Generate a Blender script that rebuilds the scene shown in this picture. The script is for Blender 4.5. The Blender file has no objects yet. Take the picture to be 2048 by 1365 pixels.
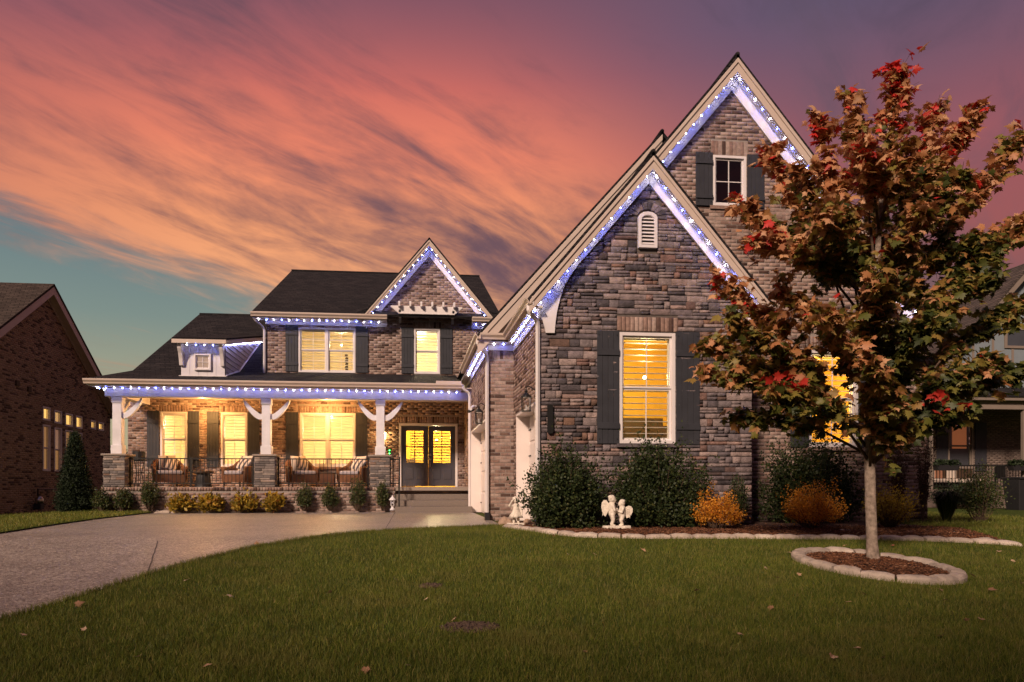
import bpy, bmesh, math, random
import numpy as np
from mathutils import Vector, Matrix, Euler
random.seed(7); rng = np.random.default_rng(11)
S = bpy.context.scene; COL = S.collection
R = math.radians

# ------------------------------------------------------------------ camera
FPX = 1365.0; TH = math.atan(0.10); CT, ST = math.cos(TH), math.sin(TH); CX = 956.0; HY = 971.0; ZC = 0.75
cd = bpy.data.cameras.new('camera'); cam = bpy.data.objects.new('camera', cd); COL.objects.link(cam)
cam.location = (0, 0, ZC); cam.rotation_euler = (R(90), 0, -TH)
cd.sensor_width = 36; cd.lens = FPX / 2048 * 36
cd.shift_x = (1024 - CX) / 2048; cd.shift_y = (HY - 682.5) / 2048
cd.clip_start = .05; cd.clip_end = 2000
S.camera = cam

# ------------------------------------------------------------------ node helper
class V:
    def __init__(s, nt, sock): s.nt, s.s = nt, sock
    def _m(s, op, *a):
        n = s.nt.nodes.new('ShaderNodeMath'); n.operation = op
        for i, x in enumerate((s,) + a):
            if isinstance(x, V): s.nt.links.new(x.s, n.inputs[i])
            else: n.inputs[i].default_value = x
        return V(s.nt, n.outputs[0])
    def __add__(s, o): return s._m('ADD', o)
    def __sub__(s, o): return s._m('SUBTRACT', o)
    def __mul__(s, o): return s._m('MULTIPLY', o)
    def __truediv__(s, o): return s._m('DIVIDE', o)
    def pw(s, o): return s._m('POWER', o)
    def mx(s, o): return s._m('MAXIMUM', o)
    def mn(s, o): return s._m('MINIMUM', o)
    def ab(s): return s._m('ABSOLUTE')
    def fr(s): return s._m('FRACT')
    def gauss(s, c, w):
        d = (s - c) / w
        return (d * d * -1.0)._m('EXPONENT')
    def ss(s, a, b):
        n = s.nt.nodes.new('ShaderNodeMapRange'); n.interpolation_type = 'SMOOTHSTEP'
        s.nt.links.new(s.s, n.inputs[0]); n.inputs[1].default_value = a; n.inputs[2].default_value = b
        return V(s.nt, n.outputs[0])
def mixc(nt, f, a, b, mode='MIX'):
    n = nt.nodes.new('ShaderNodeMix'); n.data_type = 'RGBA'; n.blend_type = mode
    for i, x in ((0, f), (6, a), (7, b)):
        if isinstance(x, V): nt.links.new(x.s, n.inputs[i])
        elif i == 0: n.inputs[0].default_value = x
        else: n.inputs[i].default_value = (*x[:3], 1)
    return V(nt, n.outputs[2])
def comb(nt, x, y, z):
    n = nt.nodes.new('ShaderNodeCombineXYZ')
    for i, q in enumerate((x, y, z)):
        if isinstance(q, V): nt.links.new(q.s, n.inputs[i])
        else: n.inputs[i].default_value = q
    return V(nt, n.outputs[0])
def noise(nt, vec, scale, detail=4, rough=.55, dist=0.0, col=False):
    n = nt.nodes.new('ShaderNodeTexNoise'); n.inputs['Scale'].default_value = scale
    n.inputs['Detail'].default_value = detail; n.inputs['Roughness'].default_value = rough
    n.inputs['Distortion'].default_value = dist
    if vec is not None: nt.links.new(vec.s, n.inputs['Vector'])
    return V(nt, n.outputs[1 if col else 0])
def ramp(nt, f, stops, interp='LINEAR'):
    n = nt.nodes.new('ShaderNodeValToRGB'); e = n.color_ramp.elements; n.color_ramp.interpolation = interp
    while len(e) < len(stops): e.new(.5)
    for i, (p, c) in enumerate(stops): e[i].position = p; e[i].color = (*c, 1)
    nt.links.new(f.s, n.inputs[0]); return V(nt, n.outputs[0])
def lin(r, g, b):
    f = lambda v: ((v / 255 + .055) / 1.055) ** 2.4 if v > 10 else v / 255 / 12.92
    return (f(r), f(g), f(b))

# ------------------------------------------------------------------ world: dusk sky with lit streaks of cloud
SKY_STRENGTH = 1.05
W = bpy.data.worlds.new('World'); S.world = W; W.use_nodes = True
nt = W.node_tree; nt.nodes.clear()
out = nt.nodes.new('ShaderNodeOutputWorld'); bg = nt.nodes.new('ShaderNodeBackground')
nt.links.new(bg.outputs[0], out.inputs[0])
tc = nt.nodes.new('ShaderNodeTexCoord'); sep = nt.nodes.new('ShaderNodeSeparateXYZ')
nt.links.new(tc.outputs['Generated'], sep.inputs[0])
dx, dy, dz = (V(nt, sep.outputs[i]) for i in range(3))
dzp = dz.mx(0.0)
az = dx._m('ARCTAN2', dy)                     # radians, 0 = straight behind the house
el = dzp._m('ARCSINE')
k = dzp + 0.22
px_, py_ = dx / k, dy / k                     # the cloud deck
da, db = math.cos(R(44)), math.sin(R(44))
along = px_ * da + py_ * db; across = px_ * db * -1.0 + py_ * da
warp = noise(nt, comb(nt, along * .35, across * .8, 3.1), 1.0, 3)
across2 = across + (warp - .5) * 0.95
big = noise(nt, comb(nt, along * .26, across2 * .95, 0.4), 1.05, 3, .5)
mid = noise(nt, comb(nt, along * .50, across2 * 2.1, 7.7), 1.3, 6, .56, .12)
fine = noise(nt, comb(nt, along * 1.5, across2 * 5.6, 2.2), 2.2, 9, .64, .5)
puff = noise(nt, comb(nt, along * 2.2, across2 * 4.2, 5.2), 2.4, 5, .6, .3)
dens = big * .52 + mid * .34 + fine * .14
# clear sky behind the clouds
sky = ramp(nt, el / 1.5708, [(0.0, lin(186, 166, 128)), (.07, lin(166, 162, 134)), (.14, lin(124, 140, 134)), (.22, lin(96, 118, 128)),
                            (.34, lin(94, 96, 114)), (.6, lin(78, 78, 100)), (1, lin(70, 68, 92))])
east = az.ss(.05, .60)                        # away from the afterglow the sky dulls to mauve
sky = mixc(nt, east * .8, sky, ramp(nt, el / 1.5708, [(0, lin(112, 62, 68)), (.2, lin(118, 74, 84)), (.4, lin(106, 86, 106)), (1, lin(80, 76, 100))]))
# lit cloud
glow = (az - (el - .4) * -.25).gauss(.0, .46) * el.gauss(.36, .24)
c_hot = ramp(nt, el / 1.5708, [(.08, lin(212, 158, 122)), (.15, lin(234, 170, 124)), (.22, lin(244, 160, 112)), (.28, lin(236, 134, 104)), (.335, lin(204, 108, 98)), (.40, lin(146, 88, 98)), (1, lin(96, 74, 98))])
c_mauve = ramp(nt, el / 1.5708, [(.05, lin(170, 128, 106)), (.15, lin(196, 132, 106)), (.22, lin(190, 112, 98)), (.29, lin(160, 92, 94)), (.34, lin(112, 80, 98)), (1, lin(84, 72, 96))])
litc = mixc(nt, (glow * 1.5).mn(1.0), c_mauve, c_hot)
litc = mixc(nt, (east * .85), litc, ramp(nt, el / 1.5708, [(.05, lin(112, 60, 66)), (.16, lin(140, 76, 82)), (.25, lin(146, 84, 94)), (.30, lin(116, 84, 102)), (.36, lin(92, 84, 110)), (1, lin(84, 74, 98))]))
shade = mixc(nt, (glow * 1.0).mn(1.0), lin(74, 66, 84), lin(112, 84, 92))
band = noise(nt, comb(nt, along * .45, across2 * 1.5, 11.3), 1.1, 4, .5, .2)
tex = (band * .44 + mid * .24 + fine * .17 + puff * .15).ss(.385, .545)
cloud = mixc(nt, tex, shade, litc)
low_left = (az * -1.0).ss(-.12, .35) * (el * -1.0).ss(-.40, -.20)
cov = (dens + el * .08 - low_left * .072).ss(.415, .53) * el.ss(.02, .10)
colr = mixc(nt, cov, sky, cloud)
colr = mixc(nt, (dz * -1.0).ss(-.02, .06), colr, lin(60, 52, 50))
nt.links.new(colr.s, bg.inputs[0]); bg.inputs[1].default_value = SKY_STRENGTH

# ------------------------------------------------------------------ the last soft light of the sun, from behind the viewer's left shoulder
sl = bpy.data.lights.new('sun', 'SUN'); sun = bpy.data.objects.new('sun', sl); COL.objects.link(sun)
sl.energy = 4.2; sl.angle = R(8); sl.color = (1.0, .74, .57)
SUN_AZ, SUN_EL = R(-35), R(30)                 # where the light comes from, measured from -Y
sdir = Vector((math.sin(SUN_AZ) * math.cos(SUN_EL), -math.cos(SUN_AZ) * math.cos(SUN_EL), math.sin(SUN_EL)))
sun.rotation_euler = sdir.to_track_quat('Z', 'Y').to_euler(); sun.location = sdir * 50
vs = S.view_settings; vs.view_transform = 'Standard'; vs.look = 'None'; vs.exposure = 0; vs.gamma = 1; vs.use_curve_mapping = False
S.cycles.use_denoising = True; S.cycles.max_bounces = 6; S.cycles.diffuse_bounces = 3; S.cycles.glossy_bounces = 2
S.cycles.transparent_max_bounces = 12; S.cycles.caustics_reflective = False; S.cycles.caustics_refractive = False
S.cycles.sample_clamp_indirect = 4; S.cycles.use_light_tree = True

# ------------------------------------------------------------------ pixel -> place helpers (the photo is 2048 px wide)
def at(px, py, Y):
    a = (px - CX) / FPX; X = Y * (a * CT + ST) / (CT - a * ST); d = Y * CT + X * ST
    return X, ZC + (HY - py) * d / FPX
def gz(X, Y):
    z = 0.0
    t = min(10.4 - Y, 11.5)
    if t > 0: z -= .078 * t * min(1.0, t / .6 * .5 + .5)
    if X > 4.2 and Y < 10.5: z -= .035 * (X - 4.2) * min(1, (10.5 - Y) / 2)
    if X < -8.6: z -= .055 * min(8, (-8.6 - X)) * min(1, max(0, (Y - 11) / 6))
    if X > 11.5 and Y > 10: z -= .01 * (X - 11.5)
    return z
def gp(px, py):
    lo, hi = 1.5, 60
    for _ in range(50):
        m = (lo + hi) / 2; X, z = at(px, py, m)
        if z > gz(X, m): lo = m
        else: hi = m
    X, z = at(px, py, lo); return X, lo, gz(X, lo)

# ------------------------------------------------------------------ materials
MT = {}
def newmat(name):
    m = bpy.data.materials.new(name); m.use_nodes = True; MT[name] = m
    t = m.node_tree; b = t.nodes['Principled BSDF']; return m, t, b
def objvec(t):
    n = t.nodes.new('ShaderNodeNewGeometry'); return V(t, n.outputs['Position']), V(t, n.outputs['Random Per Island'])
def setb(b, **k):
    for n, v in k.items():
        n = n.replace('_', ' ')
        if n in b.inputs: b.inputs[n].default_value = v
def bump(t, b, h, strength=.3, dist=.01):
    n = t.nodes.new('ShaderNodeBump'); n.inputs['Strength'].default_value = strength; n.inputs['Distance'].default_value = dist
    t.links.new(h.s, n.inputs['Height']); t.links.new(n.outputs[0], b.inputs['Normal'])
def simple(name, col, rough=.6, var=.12, sc=6, bs=.15, bd=.004, spec=.4, metal=0):
    m, t, b = newmat(name); p, r = objvec(t)
    n = noise(t, p, sc, 5, .6)
    lo = tuple(c * (1 - var) for c in col); hi = tuple(min(1, c * (1 + var)) for c in col)
    t.links.new(ramp(t, n, [(.3, lo), (.7, hi)]).s, b.inputs['Base Color'])
    setb(b, Roughness=rough, Metallic=metal, Specular_IOR_Level=spec)
    if bs: bump(t, b, noise(t, p, sc * 9, 4, .6), bs, bd)
    return m
def masonry(name, stops, rough=.85, sc=14, bs=.7, bd=.006, mott=.35):
    m, t, b = newmat(name); p, r = objvec(t)
    oi = t.nodes.new('ShaderNodeObjectInfo'); f = (r + V(t, oi.outputs['Random'])).fr()
    c = ramp(t, f, stops)
    n = noise(t, p, sc, 6, .65)
    c = mixc(t, mott, c, ramp(t, n, [(.3, (.25, .25, .25)), (.5, (.8, .8, .8)), (.72, (1.5, 1.45, 1.4))]), 'MULTIPLY')
    big = noise(t, p, .8, 3, .5)
    c = mixc(t, .35, c, ramp(t, big, [(.35, (.72, .70, .70)), (.65, (1.12, 1.12, 1.12))]), 'MULTIPLY')
    t.links.new(c.s, b.inputs['Base Color']); setb(b, Roughness=rough, Specular_IOR_Level=.3)
    bump(t, b, noise(t, p, sc * 4, 6, .7), bs, bd)
    return m
masonry('brick', [(0, (.085, .05, .04)), (.13, (.12, .072, .058)), (.18, (.26, .17, .138)), (.45, (.32, .215, .175)), (.7, (.38, .275, .235)), (.9, (.44, .34, .29)), (1, (.24, .14, .11))], mott=.55)
masonry('brick_left', [(0, (.09, .062, .042)), (.15, (.14, .096, .066)), (.25, (.36, .26, .165)), (.7, (.43, .31, .20)), (1, (.33, .22, .14))])
masonry('brick_pale_dimmed', [(0, (.13, .10, .085)), (.5, (.17, .13, .11)), (1, (.21, .165, .14))], mott=.15)  # pale brick; the dimness at the view's right edge is put into these tones
simple('trim_beige_dimmed', (.22, .18, .15), .6, .06, 3, .05, .002)  # beige trim again, vignette darkening mixed into its colour
masonry('ledge_stone', [(0, (.08, .07, .076)), (.12, (.14, .122, .135)), (.28, (.235, .195, .205)), (.46, (.35, .28, .27)), (.60, (.20, .178, .195)), (.74, (.45, .35, .325)), (.84, (.30, .18, .15)), (.90, (.075, .062, .065)), (.95, (.30, .18, .13)), (1, (.28, .23, .235))], bs=1.0, bd=.026, sc=9, mott=.7)
masonry('pedestal_stone', [(0, (.10, .09, .09)), (.4, (.21, .185, .175)), (.7, (.33, .28, .25)), (.9, (.42, .35, .30)), (1, (.24, .15, .11))], bs=.9, bd=.012)
masonry('edging_stone', [(0, (.44, .37, .31)), (.5, (.54, .45, .38)), (1, (.62, .54, .46))], bs=1, bd=.012, sc=8, mott=.4)
masonry('rock', [(0, (.42, .30, .22)), (1, (.50, .36, .26))], bs=1, bd=.02, sc=9)
simple('mortar', (.30, .26, .235), .95, .15, 12, .5, .004)
simple('mortar_dark', (.12, .10, .09), .95, .15, 12, .5, .004)
simple('mortar_left', (.34, .25, .19), .95, .15, 12, .5, .004)
simple('trim_beige', (.58, .48, .42), .5, .05, 3, .05, .002)
simple('trim_white', (.74, .70, .70), .5, .05, 3, .08, .002)
simple('post_white', (.72, .70, .72), .55, .08, 5, .25, .003)
simple('shutter_grey', (.034, .036, .045), .6, .16, 5, .3, .002)
simple('door_grey', (.060, .058, .070), .45, .08, 4, .08, .001)
simple('garage_white', (.78, .70, .66), .5, .05, 3, .1, .001)
simple('iron_black', (.012, .012, .012), .45, .2, 10, .1, .001)
simple('dark_plastic', (.02, .02, .022), .5, .1, 8)
simple('steel', (.45, .43, .42), .3, .1, 8, .05, .001, .5, 1)
simple('statue_stone', (.74, .67, .57), .85, .22, 22, .8, .004)
simple('louver_white', (.78, .74, .68), .5, .03, 3, 0)
simple('room_paint', (.84, .72, .50), .9, .06, 2, 0)
simple('room_yellow', (.86, .56, .10), .9, .10, 1.5, 0)
simple('room_dark', (.05, .055, .07), .9, .1, 2, 0)
simple('furniture_dark', (.06, .035, .02), .6, .2, 5)
simple('fabric_cream', (.55, .47, .40), .95, .08, 60, .4, .001)
simple('fabric_slate', (.07, .075, .10), .95, .08, 60, .4, .001)
simple('siding_white', (.66, .64, .68), .6, .05, 4, .1, .001)
simple('siding_blue', (.20, .24, .27), .7, .06, 4, .15, .001)
simple('concrete_step', (.20, .165, .14), .9, .25, 60, .5, .003)
simple('porch_concrete', (.30, .25, .21), .85, .2, 40, .4, .003)
simple('bark', (.38, .30, .24), .9, .50, 16, 1.0, .02)
simple('twig', (.10, .065, .045), .9, .25, 18, .5, .004)
simple('terracotta', (.25, .12, .07), .8)
def stripes(name, a, b2, freq, ax=0):
    m, t, b = newmat(name); tcn = t.nodes.new('ShaderNodeTexCoord'); sp = t.nodes.new('ShaderNodeSeparateXYZ')
    t.links.new(tcn.outputs['Object'], sp.inputs[0]); x = V(t, sp.outputs[ax])
    t.links.new(mixc(t, (x * freq + .25).fr()._m('GREATER_THAN', .55), a, b2).s, b.inputs['Base Color']); setb(b, Roughness=.95)
stripes('fabric_striped', (.62, .52, .44), (.09, .085, .10), 8.5)
stripes('cushion_striped', (.40, .36, .38), (.22, .22, .27), 26)
def wicker():
    m, t, b = newmat('wicker'); p, r = objvec(t)
    w = t.nodes.new('ShaderNodeTexWave'); w.bands_direction = 'Z'; w.inputs['Scale'].default_value = 26; w.inputs['Distortion'].default_value = 1.5
    t.links.new(p.s, w.inputs[0]); h = V(t, w.outputs[1])
    t.links.new(ramp(t, h * .7 + noise(t, p, 30, 3) * .3, [(.2, (.05, .018, .008)), (.8, (.24, .095, .035))]).s, b.inputs['Base Color'])
    setb(b, Roughness=.55); bump(t, b, h, .7, .006)
wicker()
def shingles(name, c0, c1):
    m, t, b = newmat(name); p, r = objvec(t)
    sp = t.nodes.new('ShaderNodeSeparateXYZ'); t.links.new(p.s, sp.inputs[0]); x, y, z = (V(t, sp.outputs[i]) for i in range(3))
    br = t.nodes.new('ShaderNodeTexBrick'); t.links.new(comb(t, x + y * .37, z * 1.0, 0.0).s, br.inputs[0])
    br.inputs['Scale'].default_value = 1; br.inputs['Brick Width'].default_value = .30; br.inputs['Row Height'].default_value = .085
    br.inputs['Mortar Size'].default_value = .010; br.inputs['Color1'].default_value = (*c0, 1); br.inputs['Color2'].default_value = (*c1, 1)
    br.inputs['Mortar'].default_value = (*(v * .35 for v in c0), 1)
    n = noise(t, p, 3.2, 6, .7)
    c = mixc(t, .6, V(t, br.outputs[0]), ramp(t, n, [(.3, (.55, .55, .55)), (.7, (1.4, 1.35, 1.3))]), 'MULTIPLY')
    t.links.new(c.s, b.inputs['Base Color']); setb(b, Roughness=.95, Specular_IOR_Level=.2)
    bump(t, b, V(t, br.outputs[1]) * -.6 + noise(t, p, 60, 4, .7), 1.0, .02)
shingles('shingles', (.020, .019, .022), (.040, .036, .038))
shingles('shingles_right', (.09, .075, .07), (.14, .11, .10))
shingles('shingles_left', (.06, .047, .04), (.09, .07, .06))
def glass():
    m, t, b = newmat('window_glass'); t.nodes.remove(b)
    tr = t.nodes.new('ShaderNodeBsdfTransparent'); gl = t.nodes.new('ShaderNodeBsdfGlossy'); gl.inputs['Roughness'].default_value = .02
    tr.inputs[0].default_value = (.95, .96, .95, 1)
    fr = t.nodes.new('ShaderNodeLayerWeight'); fr.inputs[0].default_value = .25
    mx = t.nodes.new('ShaderNodeMixShader'); f = V(t, fr.outputs['Fresnel']) * .6 + .04
    t.links.new(f.s, mx.inputs[0]); t.links.new(tr.outputs[0], mx.inputs[1]); t.links.new(gl.outputs[0], mx.inputs[2])
    t.links.new(mx.outputs[0], t.nodes['Material Output'].inputs[0])
glass()
def emis(name, col, st):
    m, t, b = newmat(name); setb(b, Base_Color=(*col, 1), Emission_Color=(*col, 1), Emission_Strength=st, Roughness=.4)
emis('bulb_white', (.92, .86, 1.0), 150); emis('bulb_blue', (.14, .19, 1.0), 340)
emis('lamp_warm', (1.0, .62, .22), 60); emis('lamp_ceiling', (1.0, .60, .22), 40); emis('led_green', (.05, 1, .12), 14)
emis('room_bulb', (1, .72, .25), 60); emis('curtain_lit', (1, .30, .10), .16)
emis('blind_lit', (1.0, .62, .18), 1.0); emis('blind_dim', (1.0, .56, .22), .20)
def foliage(name, stops, trans=.35, rough=.5, spec=.4, patch=None):
    m, t, b = newmat(name); p, r = objvec(t); oi = t.nodes.new('ShaderNodeObjectInfo')
    f = (r + V(t, oi.outputs['Random'])).fr()
    c = ramp(t, f, stops); c = mixc(t, .5, c, ramp(t, noise(t, p, 2.5, 3), [(.3, (.6, .6, .6)), (.7, (1.35, 1.3, 1.2))]), 'MULTIPLY')
    if patch: c = mixc(t, (noise(t, p, 1.1, 5, .65) * .6 + noise(t, p, 6, 3, .6) * .4).ss(.47, .66) * .75, c, patch)
    t.links.new(c.s, b.inputs['Base Color']); setb(b, Roughness=rough, Specular_IOR_Level=spec)
    ts = t.nodes.new('ShaderNodeBsdfTranslucent'); t.links.new(c.s, ts.inputs[0]); mx = t.nodes.new('ShaderNodeMixShader')
    mx.inputs[0].default_value = trans; t.links.new(b.outputs[0], mx.inputs[1]); t.links.new(ts.outputs[0], mx.inputs[2])
    t.links.new(mx.outputs[0], t.nodes['Material Output'].inputs[0])
foliage('leaf_holly', [(0, (.016, .028, .010)), (.6, (.035, .055, .018)), (.9, (.055, .072, .020)), (1, (.09, .09, .028))], .15, .55, .3)
foliage('leaf_box', [(0, (.03, .05, .015)), (.6, (.06, .09, .025)), (1, (.14, .13, .04))], .25)
foliage('leaf_yew', [(0, (.008, .016, .006)), (1, (.025, .045, .014))], .1, .7)
foliage('leaf_yellow', [(0, (.16, .14, .02)), (.5, (.36, .25, .03)), (.85, (.55, .38, .05)), (1, (.30, .11, .02))])
foliage('leaf_orange', [(0, (.40, .16, .015)), (.4, (.70, .29, .025)), (.8, (.80, .40, .045)), (1, (.52, .14, .02))])
foliage('leaf_dull_yellow', [(0, (.20, .16, .02)), (.5, (.42, .31, .04)), (1, (.58, .42, .06))])
foliage('leaf_rust', [(0, (.03, .02, .01)), (.6, (.07, .035, .018)), (1, (.14, .05, .025))])
foliage('leaf_far', [(0, (.012, .016, .008)), (1, (.035, .038, .016))], .1)
foliage('leaf_dead', [(0, (.34, .18, .10)), (.5, (.48, .30, .18)), (.85, (.58, .42, .28)), (1, (.38, .08, .04))], .1)
foliage('grass', [(0, (.085, .122, .016)), (.5, (.150, .198, .028)), (.85, (.25, .26, .046)), (1, (.36, .29, .11))], .4, .55, .3, patch=(.24, .22, .06))
foliage('mulch', [(0, (.05, .022, .012)), (.5, (.13, .055, .028)), (.9, (.22, .095, .05)), (1, (.34, .20, .13))], 0, .9, .2)
MT_LEAF = None
def maple_mat():
    m, t, b = newmat('leaf_maple'); p, r = objvec(t)
    a = t.nodes.new('ShaderNodeAttribute'); a.attribute_name = 'turn'; f = V(t, a.outputs['Fac'])
    c = ramp(t, f, [(0, (.035, .050, .010)), (.22, (.105, .115, .018)), (.38, (.25, .20, .04)), (.50, (.32, .15, .045)), (.60, (.50, .21, .09)), (.76, (.66, .38, .20)), (.86, (.26, .04, .02)), (1, (.58, .030, .022))])
    c = mixc(t, .4, c, ramp(t, noise(t, p, 40, 3), [(.3, (.65, .65, .65)), (.7, (1.3, 1.3, 1.2))]), 'MULTIPLY')
    t.links.new(c.s, b.inputs['Base Color']); setb(b, Roughness=.55)
    ts = t.nodes.new('ShaderNodeBsdfTranslucent'); t.links.new(c.s, ts.inputs[0]); mx = t.nodes.new('ShaderNodeMixShader')
    mx.inputs[0].default_value = .3; t.links.new(b.outputs[0], mx.inputs[1]); t.links.new(ts.outputs[0], mx.inputs[2])
    t.links.new(mx.outputs[0], t.nodes['Material Output'].inputs[0])
maple_mat()
def ground_mats():
    m, t, b = newmat('soil_grass'); p, r = objvec(t)
    n = noise(t, p, 1.2, 6, .7); n2 = noise(t, p, 35, 4, .7)
    t.links.new(ramp(t, n * .5 + n2 * .5, [(.35, (.032, .052, .008)), (.55, (.070, .100, .018)), (.7, (.14, .13, .04))]).s, b.inputs['Base Color'])
    setb(b, Roughness=.95, Specular_IOR_Level=.1); bump(t, b, n2, .8, .03)
    m, t, b = newmat('aggregate'); p, r = objvec(t)
    vo = t.nodes.new('ShaderNodeTexVoronoi'); vo.inputs['Scale'].default_value = 70; t.links.new(p.s, vo.inputs[0])
    sp = t.nodes.new('ShaderNodeSeparateColor'); t.links.new(vo.outputs['Color'], sp.inputs[0])
    c = ramp(t, V(t, sp.outputs[0]), [(0, (.13, .105, .085)), (.5, (.33, .29, .245)), (.9, (.47, .42, .36)), (1, (.64, .58, .50))])
    vo2 = t.nodes.new('ShaderNodeTexVoronoi'); vo2.inputs['Scale'].default_value = 26; t.links.new(p.s, vo2.inputs[0])
    sp2 = t.nodes.new('ShaderNodeSeparateColor'); t.links.new(vo2.outputs['Color'], sp2.inputs[0])
    c = mixc(t, .5, c, ramp(t, V(t, sp2.outputs[1]), [(0, (.55, .55, .55)), (.6, (1, 1, 1)), (1, (1.5, 1.45, 1.4))]), 'MULTIPLY')
    c = mixc(t, .6, c, ramp(t, noise(t, p, .7, 5, .6), [(.3, (.62, .62, .62)), (.7, (1.18, 1.18, 1.18))]), 'MULTIPLY')
    c = mixc(t, .5, c, ramp(t, noise(t, p, 3.5, 4, .7), [(.42, (1, 1, 1)), (.62, (.72, .71, .70))]), 'MULTIPLY')
    t.links.new(c.s, b.inputs['Base Color']); setb(b, Roughness=.38, Specular_IOR_Level=.5)
    bump(t, b, V(t, vo.outputs[0]), .55, .012)
    m, t, b = newmat('mulch_bed'); p, r = objvec(t)
    t.links.new(ramp(t, noise(t, p, 45, 4, .7), [(.3, (.025, .012, .008)), (.7, (.12, .05, .028))]).s, b.inputs['Base Color'])
    setb(b, Roughness=.95); bump(t, b, noise(t, p, 60, 4, .7), 1, .03)
ground_mats()
M = MT

# ------------------------------------------------------------------ objects
WL = {}
def tag(o, label=None, cat=None, group=None, kind=None):
    if label: o['label'] = label
    if cat: o['category'] = cat
    if group: o['group'] = group
    if kind: o['kind'] = kind
    return o
def empty(name, loc, label=None, cat=None, group=None, rz=0):
    o = bpy.data.objects.new(name, None); COL.objects.link(o); o.location = loc; o.rotation_euler = (0, 0, rz)
    o.empty_display_size = .1
    WL[o.name] = Vector(loc); return tag(o, label, cat, group)
def link(name, me, parent=None, loc=None, local=False):
    o = bpy.data.objects.new(name, me); COL.objects.link(o)
    if parent is not None:
        o.parent = parent; w = WL.get(parent.name, Vector((0, 0, 0)))
        if local: o.location = loc or (0, 0, 0); WL[o.name] = w + Vector(o.location)
        else:
            l = Vector(loc) if loc is not None else Vector((0, 0, 0)); o.location = l - w; WL[o.name] = l
    else:
        o.location = loc or (0, 0, 0); WL[o.name] = Vector(o.location)
    return o
def mesh_np(name, verts, faces, mat, smooth=False):
    """faces: (n,3) or (n,4) array"""
    me = bpy.data.meshes.new(name); verts = np.asarray(verts, dtype=np.float32); faces = np.asarray(faces, dtype=np.int32)
    nf, k = faces.shape
    me.vertices.add(len(verts)); me.vertices.foreach_set('co', verts.ravel())
    me.loops.add(nf * k); me.loops.foreach_set('vertex_index', faces.ravel())
    me.polygons.add(nf); me.polygons.foreach_set('loop_start', np.arange(0, nf * k, k, dtype=np.int32))
    if smooth: me.polygons.foreach_set('use_smooth', np.ones(nf, dtype=bool))
    me.update(calc_edges=True); me.materials.append(M[mat]); return me
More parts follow.
